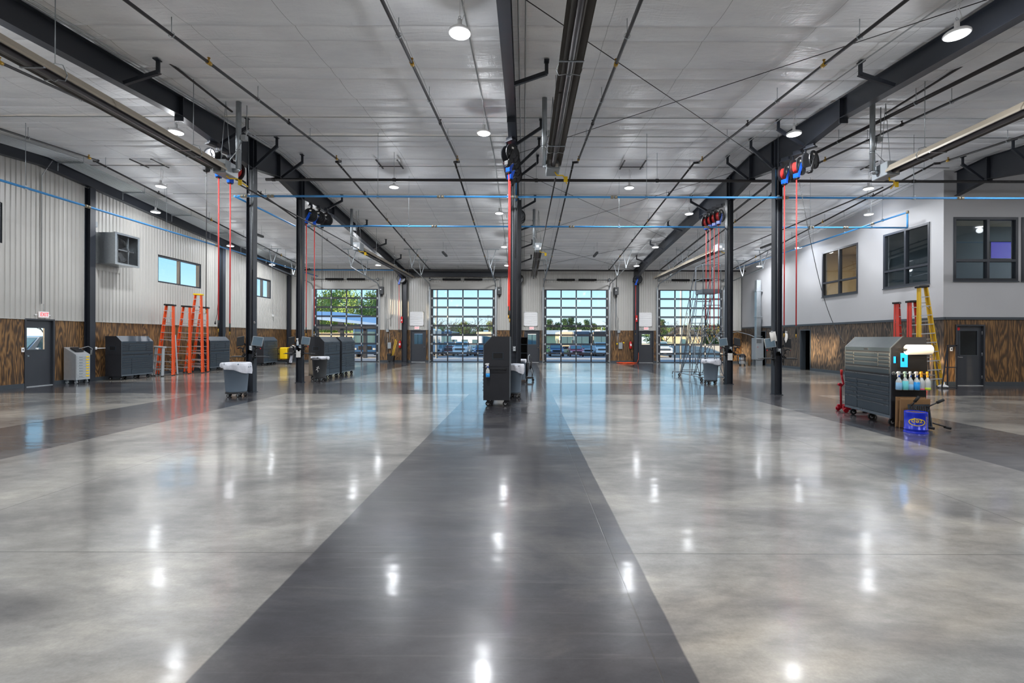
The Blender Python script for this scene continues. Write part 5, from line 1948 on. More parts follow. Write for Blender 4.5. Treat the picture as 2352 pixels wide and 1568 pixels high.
PB = Vector((6.80, 8.22, 0))
M_PAIL = mat('glossy blue pail paint', rgb(20, 46, 190), 0.25, 0.1, 0.1, 8)
M_PYEL = mat('yellow printed ink', rgb(250, 214, 20), 0.35, 0, 0.03)
t = thing('metal_pail', 'glossy blue metal pail upside down with yellow oval lettering', 'pail', PB, -0.6)
R = 0.165
MB().lathe([(0, 0.345), (R - 0.012, 0.345), (R - 0.004, 0.36), (R, 0.355), (R, 0.33), (R - 0.002, 0.075), (R + 0.006, 0.07), (R + 0.006, 0.06), (R, 0.055), (R + 0.004, 0.02), (R + 0.01, 0.012), (R + 0.01, 0)], n=40).build('pail_body', M_PAIL, t)
MB().lathe([(0, 0.347), (R - 0.013, 0.347)], n=32).build('pail_bottom', M_BRASS, t)


def wrap(o, rad, cz, flip=True):
    for v in o.data.vertices:
        x, y, z = v.co
        if flip:
            x, y = -x, -y
        a = x / rad
        r = rad + z
        v.co = (r * math.sin(a), -r * math.cos(a), cz + y)
    o.location = (0, 0, 0)
    o.rotation_euler = (0, 0, 0)


tx = text_mesh('lettering', 'zep', 0.115, M_PYEL, t, (0, 0, 0), (0, 0, 0), 0.0015)
wrap(tx, R + 0.001, 0.205)
m = MB()
n = 48
vs = []
for i in range(n):
    a = 2 * PI * i / n
    for rr in (1.0, 0.87):
        for d in (0.0008, 0.003):
            x, z = 0.118 * rr * math.cos(a), 0.064 * (rr - (0.04 if rr < 1 else 0)) * math.sin(a)
            vs.append(((R + d) * math.sin(x / R), -(R + d) * math.cos(x / R), 0.195 + z))
fs = []
for i in range(n):
    j = (i + 1) % n
    a, b = 4 * i, 4 * j
    fs += [(a, b, b + 1, a + 1), (a + 2, a + 3, b + 3, b + 2), (a + 1, b + 1, b + 3, a + 3)]
m.add(vs, fs)
m.build('oval_outline', M_PYEL, t)
m = MB()
for k in range(9):
    a = 0.82 + 0.0 * k
    for q in range(2):
        aa = a + 0.11 * q
        z = 0.07 + 0.026 * k
        m.add([((R + 0.002) * math.sin(aa), -(R + 0.002) * math.cos(aa), z), ((R + 0.002) * math.sin(aa + 0.05), -(R + 0.002) * math.cos(aa + 0.05), z), ((R + 0.002) * math.sin(aa + 0.05), -(R + 0.002) * math.cos(aa + 0.05), z + 0.014), ((R + 0.002) * math.sin(aa), -(R + 0.002) * math.cos(aa), z + 0.014)], [(0, 1, 2, 3)])
m.build('side_print', M_PYEL, t)

t = thing('floor_jack', 'red floor jack standing behind the left edge of the large tool chest', 'jack', rc(0.17, 1.68, 0), RCZ)
M_JACK = mat('crimson jack paint', rgb(176, 22, 42), 0.35, 0.1, 0.1)
m = MB()
m.cbox(-0.12, 0.55, 0.0, 0.05, 0.05, 0.15, 0.01)
m.cbox(-0.12, 0.55, 0.22, 0.27, 0.05, 0.15, 0.01)
m.cbox(0.2, 0.5, 0.05, 0.22, 0.06, 0.12, 0.01)
m.build('jack_frame', M_JACK, t)
m = MB()
m.tube([(-0.1, 0.13, 0.12), (-0.11, 0.13, 0.55), (-0.05, 0.13, 0.62), (-0.08, 0.13, 0.74), (-0.09, 0.13, 0.83)], 0.022, 10)
m.build('handle', M_JACK, t)
MB().cyl((-0.09, 0.13, 0.82), (-0.092, 0.13, 0.93), 0.026, 12).build('handle_grip', M_REDP, t)
MB().cyl((-0.13, 0.1, 0.6), (-0.13, 0.16, 0.6), 0.035, 12).build('knob', M_JACK, t)
for x in (-0.08, 0.48):
    for y in (-0.025, 0.295):
        MB().cyl((x, y - 0.02, 0.05), (x, y + 0.02, 0.05), 0.05, 14).build('wheel', M_JACK if x < 0 else M_STEEL, t)
MB().cyl((0.42, 0.135, 0.12), (0.42, 0.135, 0.15), 0.05, 14).build('saddle', M_STEEL, t)

# grey pipe frame by the yellow ladder
t = thing('pipe_frame', 'grey welded tube frame standing between the yellow ladder and the wall', 'frame', (13.75, 15.6, 0))
m = MB()
for p, q in (((0.0, 0, 0), (0.18, 0, 1.35)), ((0.18, 0, 1.35), (0.5, 0, 1.42)), ((0.5, 0, 1.42), (0.5, 0, 0)), ((0.0, 0, 0.03), (0.5, 0, 0.03)), ((0.1, 0, 0.7), (0.5, 0, 0.7)), ((0.5, 0, 1.42), (0.5, 0.35, 1.42)), ((0.5, 0.35, 1.42), (0.5, 0.35, 0)), ((0.18, 0, 1.42), (0.5, 0, 1.42))):
    m.bar(p, q, 0.03, 0.03)
m.build('tube_frame', M_STEEL, t)
MB().lathe([(0, 0.04), (0.15, 0.04), (0.13, 0.08), (0.05, 0.12), (0.035, 0.2), (0, 0.2)], (0.2, 0.17, 0), 16).build('base_cup', M_WHITE, t)

# ------------------------------------------------------------------ rolling stair
t = thing('rolling_stair', 'tall grey rolling warehouse stair with guard rails before the fourth overhead door', 'ladder', (7.18, 0, 0))
M_RS = mat('grey rolling stair paint', rgb(120, 128, 136), 0.35, 0.3, 0.06)
yf, yr, ztop = 20.75, 18.05, 3.4
bx = MB()
for s in (-1, 1):
    bx.cyl((s * 0.48, yf + 0.35, 0.16), (s * 0.48, yr - 0.1, 0.16), 0.017, 8)
    bx.tube([(s * 0.48, yf + 0.35, 0.16), (s * 0.48, yf + 0.55, 0.16), (s * 0.48, yf + 0.6, 0.03)], 0.017, 8)
for y in (yf + 0.3, (yf + yr) / 2, yr - 0.05):
    bx.cyl((-0.48, y, 0.16), (0.48, y, 0.16), 0.017, 8)
bx.build('base_frame', M_RS, t)
N = 12
for k in range(1, N):
    z = ztop * k / N
    y = yf - (yf - 18.85) * k / N
    m = MB()
    m.box(-0.3, 0.3, y - 0.09, y + 0.09, z - 0.02, z)
    m.build('step', M_RS, t)
for s in (-1, 1):
    m = MB()
    m.cyl((s * 0.31, yf + 0.05, 0.1), (s * 0.31, 18.85, ztop), 0.016, 8)
    m.cyl((s * 0.31, yf - 0.1, 0.1), (s * 0.31, 18.7, ztop), 0.016, 8)
    m.build('stringer', M_RS, t)
    m = MB()
    m.cyl((s * 0.46, yr, 0.16), (s * 0.32, 18.15, ztop), 0.017, 8)
    m.cyl((s * 0.46, yr + 0.9, 0.16), (s * 0.32, 18.75, ztop), 0.015, 8)
    m.cyl((s * 0.46, yf - 0.5, 0.16), (s * 0.34, 18.4, 2.2), 0.014, 8)
    m.cyl((s * 0.46, yr, 0.16), (s * 0.33, 19.6, 1.9), 0.014, 8)
    m.cyl((s * 0.41, yr + 0.05, 1.4), (s * 0.34, 19.45, 2.3), 0.014, 8)
    m.build('support_leg', M_RS, t)
    m = MB()
    m.tube([(s * 0.33, yf + 0.0, 0.5), (s * 0.34, yf + 0.05, 1.25), (s * 0.34, 18.95, ztop + 0.95), (s * 0.34, 18.85, ztop + 1.05), (s * 0.34, 18.15, ztop + 1.05), (s * 0.34, 18.1, ztop + 0.98), (s * 0.34, 18.1, ztop)], 0.016, 8)
    m.cyl((s * 0.34, 18.85, ztop), (s * 0.34, 18.85, ztop + 1.05), 0.016, 8)
    m.cyl((s * 0.34, 18.85, ztop + 0.5), (s * 0.34, 18.1, ztop + 0.5), 0.014, 8)
    m.cyl((s * 0.34, yf - 0.45, 0.75), (s * 0.34, 18.9, ztop + 0.5), 0.014, 8)
    m.cyl((s * 0.31, 19.8, 1.6), (s * 0.34, 19.85, 2.7), 0.014, 8)
    m.build('handrail', M_RS, t)
for p, q in (((-0.34, 18.1, ztop + 1.03), (0.34, 18.1, ztop + 1.03)), ((-0.34, 18.1, ztop + 0.5), (0.34, 18.1, ztop + 0.5)), ((-0.4, 18.12, 2.0), (0.4, 18.12, 2.0)),
             ((-0.34, 18.14, 2.9), (0.34, 18.14, 2.9)), ((-0.44, 18.1, 0.9), (0.44, 18.1, 0.9)), ((-0.42, 18.1, 0.95), (0.38, 18.13, 1.95))):
    MB().cyl(p, q, 0.015, 8).build('cross_rail', M_RS, t)
m = MB()
m.box(-0.34, 0.34, 18.1, 18.85, ztop - 0.03, ztop)
m.box(-0.36, -0.34, 18.1, 18.85, ztop - 0.03, ztop + 0.11)
m.box(0.34, 0.36, 18.1, 18.85, ztop - 0.03, ztop + 0.11)
m.box(-0.34, 0.34, 18.08, 18.1, ztop - 0.03, ztop + 0.11)
m.build('platform', M_RS, t)
for s in (-1, 1):
    for y in (yf - 0.25, yr - 0.1):
        caster(t, s * 0.44, y, 0.06, 0.15, M_GALV, M_RUBBER)

# ------------------------------------------------------------------ small things around the walls
def exit_sign(loc, rz, label):
    t = thing('exit_sign', label, 'exit sign', loc, rz, 'red exit signs')
    MB().cbox(-0.16, 0.16, -0.05, 0, 0, 0.2, 0.008).build('housing', M_SIGN, t)
    text_mesh('lettering', 'EXIT', 0.17, M_SIGNR, t, (0, -0.052, 0.1), (PI / 2, 0, 0), 0.002, sx=0.78)
    for s in (-1, 1):
        MB().lathe([(0.0, 0.0), (0.02, 0.01), (0.04, 0.07), (0.035, 0.07), (0.0, 0.05)], (s * 0.22, -0.03, 0.08), 12, 'y').build('emergency_lamp', M_WHITE, t)
    MB().cyl((0, -0.02, 0.2), (0, -0.02, 0.45), 0.008, 6).build('conduit_stub', M_COND, t)
    return t


exit_sign((WL + 0.03, 15.62, 2.24), PI / 2, 'red EXIT sign above the door on the left wall')
for a, b, lb in ((953, 963, 'left walk door'), (1216, 1226, 'middle walk door'), (1478, 1489, 'right walk door')):
    x = ((a + b) / 2 - VX) / F * 32
    exit_sign((x, YF - 0.03, 2.2), 0, 'red EXIT sign above the far ' + lb)


def louver(x, z, w, h, label):
    t = thing('wall_louver', label, 'louver', (x, YF - 0.03, z), 0, 'white slatted wall vents')
    m = MB()
    for q in ((-w / 2, -w / 2 + 0.04, 0, h), (w / 2 - 0.04, w / 2, 0, h), (-w / 2, w / 2, -0.001, 0.04), (-w / 2, w / 2, h - 0.04, h)):
        m.box(q[0], q[1], -0.05, 0, q[2], q[3])
    m.build('frame', M_WHITE, t)
    n = 7
    for k in range(n):
        zz = 0.05 + (h - 0.09) * k / n
        MB().prism([(-0.045, zz), (-0.035, zz), (-0.015, zz + (h - 0.1) / n), (-0.025, zz + (h - 0.1) / n)], 'x', -w / 2 + 0.04, w / 2 - 0.04).build('slat', M_WHITE, t)
    return t


for a, b, lb in ((943, 972, 'left'), (1203, 1235, 'middle'), (1465, 1497, 'right')):
    louver(((a + b) / 2 - VX) / F * 32, 2.44, 0.92, 0.95, 'white slatted vent above the far %s walk door' % lb)


def extinguisher(x, y, label, z=0.95):
    t = thing('fire_extinguisher', label, 'fire extinguisher', (x, y, z), 0, 'red fire extinguishers')
    MB().lathe([(0, 0), (0.08, 0), (0.09, 0.02), (0.09, 0.40), (0.06, 0.46), (0.025, 0.48), (0.025, 0.52), (0, 0.52)], n=18).build('cylinder', M_REDP, t)
    MB().box(-0.05, 0.05, -0.092, -0.088, 0.18, 0.32).build('label', M_WHITE, t)
    m = MB()
    m.cyl((0, 0, 0.5), (0, 0, 0.55), 0.02, 8)
    m.bar((0, 0, 0.56), (0, -0.12, 0.6), 0.02, 0.015)
    m.tube([(0, -0.02, 0.53), (0.1, -0.04, 0.48), (0.12, -0.03, 0.2)], 0.012, 6)
    m.build('valve', M_BLACK, t)
    return t


extinguisher(-8.3, 31.905, 'red fire extinguisher left of the far left column')
extinguisher(7.2, 31.905, 'red fire extinguisher left of the far right column')
for x, z, lb in ((-8.1, 2.62, 'left'), (7.5, 2.75, 'right')):
    t = thing('extinguisher_sign', 'small red and white sign high on the far %s column' % lb, 'sign', (x, 31.54, z), 0, 'extinguisher signs')
    MB().box(-0.07, 0.07, -0.01, 0.01, 0, 0.42).build('plate', M_REDP, t)
    MB().prism([(-0.03, 0.12), (0.03, 0.12), (0.03, 0.2), (0.0, 0.26), (-0.03, 0.2)], 'y', -0.014, -0.01).build('arrow', M_WHITE, t)

for i, (x, lb) in enumerate(((-9.52, 'first'), (-1.62, 'second'), (6.2, 'third'))):
    t = thing('door_operator', 'grey motor operator at the top right of the %s overhead door' % lb, 'door operator', (x, YF - 0.03, 4.55), 0, 'overhead door operators')
    MB().cbox(-0.13, 0.13, -0.3, -0.04, 0.0, 0.5, 0.01).build('motor_box', M_BIND, t)
    MB().box(-0.08, 0.02, -0.306, -0.3, 0.28, 0.34).build('plate', M_WHITE, t)
    MB().cyl((0.0, -0.18, 0.0), (0.0, -0.18, -0.16), 0.07, 12).build('motor', M_BLACK, t)
    MB().tube([(-0.15, -0.15, 0.4), (-0.15, -0.15, -1.2)], 0.008, 5).build('hand_chain', M_GALV, t)
    MB().cyl((0.05, -0.04, 0.5), (0.05, -0.04, 1.15), 0.018, 8).build('conduit', M_COND, t)


def panelbox(x, z0, z1, w, label, drops, yel=False):
    t = thing('electrical_box', label, 'electrical box', (x, YF, 0), 0, 'electrical boxes on the far wall')
    MB().cbox(-w / 2, w / 2, -0.14, -0.02, z0, z1, 0.01).build('enclosure', M_GREYB, t)
    MB().box(-w / 2 + 0.03, w / 2 - 0.03, -0.146, -0.14, z0 + 0.03, z1 - 0.03).build('cover', M_GREYB, t)
    for dx, a, b in drops:
        MB().cyl((dx, -0.05, a), (dx, -0.05, b), 0.016, 8).build('conduit', M_COND, t)
    if yel:
        for s in (-1, 1):
            MB().lathe([(0, 0), (0.05, 0.0), (0.07, 0.06), (0, 0.05)], (s * 0.22, -0.1, z1 - (0.02 if s > 0 else 0.1)), 10, 'y').build('yellow_beacon', M_YEL, t)
    return t


panelbox(-9.02, 0.9, 1.32, 0.24, 'grey enclosure on the far plywood right of the first overhead door', [(0, 1.32, 2.05), (-0.12, 0.6, 2.0), (-0.22, 1.0, 4.6), (-0.3, 1.1, 4.4)])
panelbox(-9.15, 2.02, 2.22, 0.18, 'small grey box on the far wall right of the first overhead door', [(0.02, 2.2, 2.9), (0.2, 2.4, 5.5)])
panelbox(6.52, 0.92, 1.36, 0.26, 'grey enclosure with yellow beacons on the far plywood beside the third overhead door', [(-0.12, 1.36, 2.05), (-0.2, 1.0, 2.0), (-0.3, 1.0, 4.4), (-0.5, 1.4, 5.4)], True)
panelbox(6.4, 2.0, 2.2, 0.2, 'small grey box on the far wall beside the third overhead door', [(-0.05, 2.2, 2.9), (-0.2, 2.4, 4.5)])
panelbox(8.98, 1.3, 1.42, 0.13, 'white switch plate right of the far right walk door', [])
conduit([(-9.0, 31.9, 2.9), (-8.85, 31.9, 3.1), (-8.85, 31.9, 5.6)], 'kinked conduit on the far wall right of the first overhead door', 0.016)
conduit([(6.4, 31.9, 2.9), (6.25, 31.9, 3.2), (6.25, 31.9, 5.6)], 'kinked conduit on the far wall right of the third overhead door', 0.016)
for x in (-6.42, -1.78, 1.2, 5.9, 8.92):
    conduit([(x, 31.93, 0.3), (x, 31.93, 4.8)], 'vertical conduit on the far wall beside an overhead door at x %.0f' % x if False else 'vertical conduit on the far wall, %s' % {-6.42: 'left edge of the second overhead door', -1.78: 'right edge of the second overhead door', 1.2: 'left edge of the third overhead door', 5.9: 'right edge of the third overhead door', 8.92: 'left edge of the fourth overhead door'}[x], 0.014)
conduit([(WL + 0.05, 15.55, 2.7), (WL + 0.05, 15.55, 6.9), (WL + 0.35, 15.6, 7.4)], 'thin conduit rising from the left exit sign', 0.012)

t = thing('cleaning_cart', 'black janitor cart with yellow waste bag near the far left corner', 'cart', (-15.2, 29.3, 0))
m = MB()
m.cbox(-0.4, 0.75, -0.25, 0.25, 0.18, 0.24, 0.01)
m.cbox(-0.4, 0.15, -0.25, 0.25, 0.6, 0.63, 0.01)
m.cbox(-0.4, 0.15, -0.25, 0.25, 0.95, 0.99, 0.01)
for x in (-0.38, 0.13):
    for y in (-0.23, 0.23):
        m.box(x - 0.02, x + 0.02, y - 0.02, y + 0.02, 0.2, 0.98)
m.build('cart_frame', M_BLACK, t)
MB().cbox(0.25, 0.7, -0.24, 0.24, 0.3, 1.02, 0.04).build('waste_bag', M_YEL, t)
MB().cbox(-0.12, 0.08, -0.22, 0.2, 0.32, 0.58, 0.02).build('bucket', M_YEL, t)
MB().cbox(-0.1, 0.08, -0.22, 0.2, 0.66, 0.88, 0.02).build('bucket', M_YEL, t)
MB().lathe([(0, 1.0), (0.13, 1.0), (0.16, 1.06), (0.1, 1.14), (0, 1.15)], (0.95, 0, 0), 14).build('paper_bundle', M_PAPER, t)
MB().cbox(0.8, 1.12, -0.2, 0.2, 0.24, 1.0, 0.02).build('tool_caddy', M_STEEL2, t)
for x, y in ((-0.3, -0.2), (-0.3, 0.2), (0.65, -0.2), (0.65, 0.2)):
    caster(t, x, y, 0.08, 0.18)
t = thing('plastic_sheet', 'crumpled clear plastic hanging under the left tablet tray of the paper column', 'plastic bag', (XL - 0.28, 16.85, 0.72))
MB().add([(-0.05, 0, 0), (0.05, 0.02, 0), (0.1, 0, 0.3), (-0.0, 0.03, 0.32), (-0.02, -0.03, 0.02), (0.06, -0.02, 0.15)], [(0, 1, 2, 3), (4, 5, 2, 3), (0, 4, 3)], True).build('sheet', M_LINER, t)

t = thing('mop_bucket', 'black wheeled mop bucket with yellow handles on the far wall', 'bucket', (-8.72, 31.3, 0))
MB().prism([(-0.16, 0.1), (0.16, 0.1), (0.22, 0.45), (-0.22, 0.45)], 'y', -0.22, 0.2).build('bucket_body', M_BLACK, t)
MB().cbox(-0.24, 0.02, -0.2, 0.18, 0.44, 0.6, 0.03).build('wringer', M_BLACK, t)
for dx, h in ((0.12, 1.55), (0.2, 1.45)):
    MB().cyl((dx - 0.1, -0.05, 0.3), (dx + 0.14, 0.1, h), 0.016, 8).build('mop_handle', M_YEL, t)
for x in (-0.14, 0.14):
    for y in (-0.15, 0.14):
        caster(t, x, y, 0.04, 0.1)
t = thing('extension_lead', 'coiled orange extension cord on the floor by the far right column', 'cord', (6.75, 31.1, 0))
pts = []
for i in range(220):
    a = i * 0.22
    r = 0.34 + 0.12 * math.sin(i * 0.37) + 0.05 * math.sin(i * 1.7)
    pts.append((r * 1.3 * math.cos(a), r * 0.7 * math.sin(a), 0.015 + 0.05 * (i / 220) + 0.01 * math.sin(i * 0.9)))
pts += [(0.7, 0.1, 0.03), (0.85, 0.25, 0.3), (0.86, 0.3, 0.7)]
MB().tube(pts, 0.011, 5).build('coil', M_ORANGE, t)

t = thing('open_cabinet', 'black open shelf cabinet behind the centre column', 'cabinet', (0.0, 19.0, 0))
m = MB()
for p in ((-0.2, -0.18, -0.28, 0.28, 0.12, 1.66), (0.14, 0.16, -0.28, 0.28, 0.12, 1.66), (-0.18, 0.14, 0.26, 0.28, 0.12, 1.66), (-0.18, 0.14, -0.28, 0.26, 1.64, 1.66)):
    m.box(*p)
m.build('carcass', M_CHESTS, t)
for z in (0.14, 0.6, 1.02, 1.36):
    MB().box(-0.18, 0.14, -0.27, 0.26, z, z + 0.02).build('shelf', M_CHEST, t)
for x in (-0.14, 0.1):
    for y in (-0.2, 0.2):
        caster(t, x, y, 0.05, 0.12)
t = thing('grease_pump', 'grey wheeled pump with hanging hose beside the black open cabinet', 'pump', (0.24, 17.9, 0))
MB().tube([(0.0, 0, 1.0), (-0.05, 0, 0.95), (-0.06, 0, 0.8), (0.02, 0, 0.55), (0.08, 0, 0.35), (0.1, 0, 0.14)], 0.022, 8).build('handle_tube', M_GREYB, t)
m = MB()
m.cyl((0.02, 0, 0.45), (0.06, 0, 0.75), 0.035, 10)
m.cyl((-0.1, 0.0, 0.2), (-0.04, 0, 0.7), 0.02, 8)
m.cbox(-0.16, 0.14, -0.08, 0.08, 0.1, 0.16, 0.01)
m.build('pump_body', M_STEEL2, t)
for x in (-0.13, 0.12):
    MB().cyl((x, -0.06, 0.05), (x, -0.02, 0.05), 0.05, 12).build('wheel', M_RUBBER, t)
MB().tube([(0.0, -0.03, 0.98), (0.07, -0.05, 0.8), (0.03, -0.05, 0.6), (0.13, -0.04, 0.4), (0.1, -0.03, 0.2)], 0.009, 6).build('hose', M_BLACK, t)

t = thing('wet_vacuum', 'shiny metal canister vacuum in the sunlit far right corner', 'vacuum', (13.25, 28.7, 0))
MB().lathe([(0, 0.12), (0.18, 0.12), (0.19, 0.14), (0.19, 0.5), (0.18, 0.52), (0, 0.52)], n=24).build('canister', M_CHROME, t)
MB().lathe([(0.2, 0.52), (0.2, 0.58), (0.14, 0.66), (0.1, 0.72), (0, 0.73)], n=20).build('motor_head', M_BLACK, t)
MB().tube([(-0.15, 0, 0.6), (-0.3, 0, 0.7), (-0.36, -0.1, 0.4), (-0.3, -0.15, 0.1)], 0.025, 8).build('hose', M_BLACK, t)
for k in range(4):
    a = k * PI / 2 + 0.5
    caster(t, 0.17 * math.cos(a), 0.17 * math.sin(a), 0.045, 0.12, M_GALV)
t = thing('gas_bottle', 'brown cylinder beside the canister vacuum', 'cylinder', (13.75, 28.9, 0))
MB().lathe([(0, 0), (0.08, 0), (0.08, 0.5), (0.05, 0.58), (0.02, 0.6), (0.02, 0.66), (0, 0.66)], n=16).build('cylinder_body', M_WOODB, t)

t = thing('air_handler', 'tall grey ventilation cabinet with vertical duct on the far right wall', 'ventilation unit', (14.45, 29.3, 0))
MB().cbox(-0.24, 0.24, -0.28, 0.28, 0.35, 1.68, 0.012).build('cabinet', M_GREYB, t)
m = MB()
for k in range(6):
    m.box(-0.2, 0.1, -0.29, -0.28, 1.38 + 0.04 * k, 1.40 + 0.04 * k)
m.build('vent_slots', M_BIND, t)
MB().cbox(-0.13, 0.14, -0.14, 0.14, 1.68, 5.25, 0.01).build('duct', M_GALV, t)
m = MB()
for z in (1.75, 2.95, 4.55):
    m.cbox(-0.16, 0.22, -0.17, 0.17, z, z + 0.06, 0.005)
m.build('duct_strap', M_GALV, t)
MB().box(-0.14, -0.11, -0.286, -0.28, 1.1, 1.16).build('red_light', M_REDP, t)
for y in (-0.2, 0.2):
    MB().box(-0.2, 0.2, y - 0.02, y + 0.02, 0, 0.35).build('leg', M_GREYB, t)
conduit([(13.2, 31.93, 2.05), (14.2, 31.93, 2.06), (14.25, 31.6, 2.1), (14.35, 30.2, 1.9), (14.4, 29.6, 1.75)], 'white pipe bending from the far wall to the grey ventilation cabinet', 0.03)
conduit([(13.9, 31.93, 5.2), (13.9, 31.93, 1.2), (14.2, 31.6, 1.1)], 'vertical white pipe in the far right corner', 0.025)

for (x, y, z, rz, lb) in ((14.95, YO - 0.01, 1.28, 0, 'left of the half-glazed grey door'), (WL + 0.02, 15.0, 1.2, PI / 2, 'left of the left exit door')):
    t = thing('switch_plate', 'small white switch plate ' + lb, 'switch', (x, y, z), rz, 'switch plates')
    MB().cbox(-0.045, 0.045, -0.012, 0, -0.07, 0.07, 0.003).build('plate', M_WHITE, t)
    MB().box(-0.015, 0.015, -0.018, -0.012, -0.025, 0.025).build('rocker', M_BLACK, t)
t = thing('wall_camera', 'small white camera on the left ribbed wall before the corner', 'camera', (WL + 0.06, 29.9, 2.95))
MB().lathe([(0.05, 0), (0.06, 0.04), (0.05, 0.1), (0, 0.12)], n=12).build('dome', M_WHITE, t)
MB().cyl((-0.03, 0, 0.1), (-0.03, 0, 3.6), 0.01, 6).build('conduit', M_COND, t)
t = thing('hanging_lead', 'black cord hanging from the roof against the ribbed left wall', 'cord')
MB().tube([(WL + 0.2, 24.3, 6.5), (WL + 0.2, 24.3, 3.4), (WL + 0.18, 24.25, 2.8), (WL + 0.2, 24.1, 2.4)], 0.012, 6).build('cord', M_BLACK, t)
MB().cyl((WL + 0.2, 24.1, 2.42), (WL + 0.2, 24.08, 2.28), 0.04, 10).build('plug', M_BLACK, t)
# ceiling gear strips and strip lights
for x, y, lb in ((-12.6, 22.3, 'far left bay'), (-4.3, 25.8, 'far bay left of centre'), (3.9, 25.8, 'far bay right of centre'), (12.3, 24.0, 'far right bay')):
    t = thing('ceiling_strip', 'dark narrow strip unit hanging from the roof in the ' + lb, 'strip unit', (x, y, zc(y) - 0.65), 0, 'hanging dark strip units')
    MB().cbox(-0.06, 0.06, -0.6, 0.6, 0, 0.1, 0.01).build('housing', M_BIND, t)
    for s in (-1, 1):
        MB().cyl((0, s * 0.5, 0.1), (0, s * 0.5, 0.62), 0.005, 5).build('hanger', M_GALV, t)
for x, y, lb in ((-4.55, 16.2, 'between the left and centre columns'), (3.68, 16.2, 'between the centre and right columns'), (-12.7, 16.2, 'in the far left bay'), (12.05, 16.2, 'in the right bay')):
    t = thing('lamp_rail', 'paired black roof rails above the lamp ' + lb, 'bracket', (x, y, zc(y) - 0.1), 0, 'roof rails above ridge lamps')
    for s in (-1, 1):
        MB().box(s * 0.35 - 0.02, s * 0.35 + 0.02, -0.5, 0.3, 0.0, 0.03).build('rail', M_STEEL2, t)
    MB().cyl((-0.4, 0, -0.02), (0.4, 0, -0.02), 0.014, 6).build('cross_tube', M_STEEL2, t)
for x, y, lb in ((-7.2, 10.4, 'left'), (8.9, 10.4, 'right')):
    t = thing('lamp_rail', 'long thin black roof rail near the %s heater flue' % lb, 'bracket', (x, y, zc(y) - 0.08), 0.0, 'long thin roof rails')
    MB().box(-0.02, 0.02, -1.3, 1.3, 0.0, 0.03).build('rail', M_STEEL2, t)

# ------------------------------------------------------------------ outside ground
M_ASPH = mat('grey asphalt', rgb(128, 132, 140), 0.75, 0, 0.15, 1.5, 0.2, 60)
M_GRASS = mat('winter grass', rgb(120, 150, 70), 0.9, 0, 0.25, 2)
M_CONC = mat('concrete apron', rgb(170, 172, 172), 0.7, 0, 0.08, 1)


def gz(y):
    return -0.02 if y < 34 else (-0.02 - 0.75 * min(1, (y - 34) / 29.0))


g = MB()
for a, b in ((YF + 0.15, 34), (34, 45), (45, 63), (63, 84)):
    g.add([(-70, a, gz(a)), (80, a, gz(a)), (80, b, gz(b)), (-70, b, gz(b))], [(0, 1, 2, 3)])
tag(g.build('ground', M_ASPH), kind='structure')
tag(MB().add([(-160, 84, -0.78), (180, 84, -0.78), (180, 220, -0.4), (-160, 220, -0.4)], [(0, 1, 2, 3)]).build('ground', M_GRASS), kind='structure')
tag(MB().add([(-90, YN - 0.2, -0.03), (100, YN - 0.2, -0.03), (100, -90, -0.03), (-90, -90, -0.03)], [(0, 1, 2, 3)]).build('ground', M_ASPH), kind='structure')
tag(MB().add([(WL - 0.2, -1.5, -0.03), (WL - 0.2, 32.15, -0.03), (-70, 32.15, -0.03), (-70, -1.5, -0.03)], [(0, 1, 2, 3)]).build('ground', M_ASPH), kind='structure')
for i, y in enumerate((44.5, 48.0, 66.5)):
    tag(MB().box(-30, 30, y, y + 0.14, gz(y) - 0.05, gz(y) + 0.012).build('painted_line', M_WHITE), 'pale painted line on the parking lot, %s' % ('nearest', 'middle', 'farthest')[i], 'road marking', 'painted lines outside')

# ------------------------------------------------------------------ vehicles
M_TIRE = mat('tyre rubber', rgb(28, 28, 30), 0.8)
M_CARGL = mat('dark car glass', rgb(96, 128, 140), 0.08, 0.2, 0.1)
M_HEAD = mat('headlamp', rgb(225, 230, 235), 0.15, 0.3, 0.05)
M_GRILL = mat('black grille', rgb(30, 32, 36), 0.4, 0.2)


def paint(n, c):
    return mat(n + ' car paint', c, 0.22, 0.1, 0.05, coat=0.5)


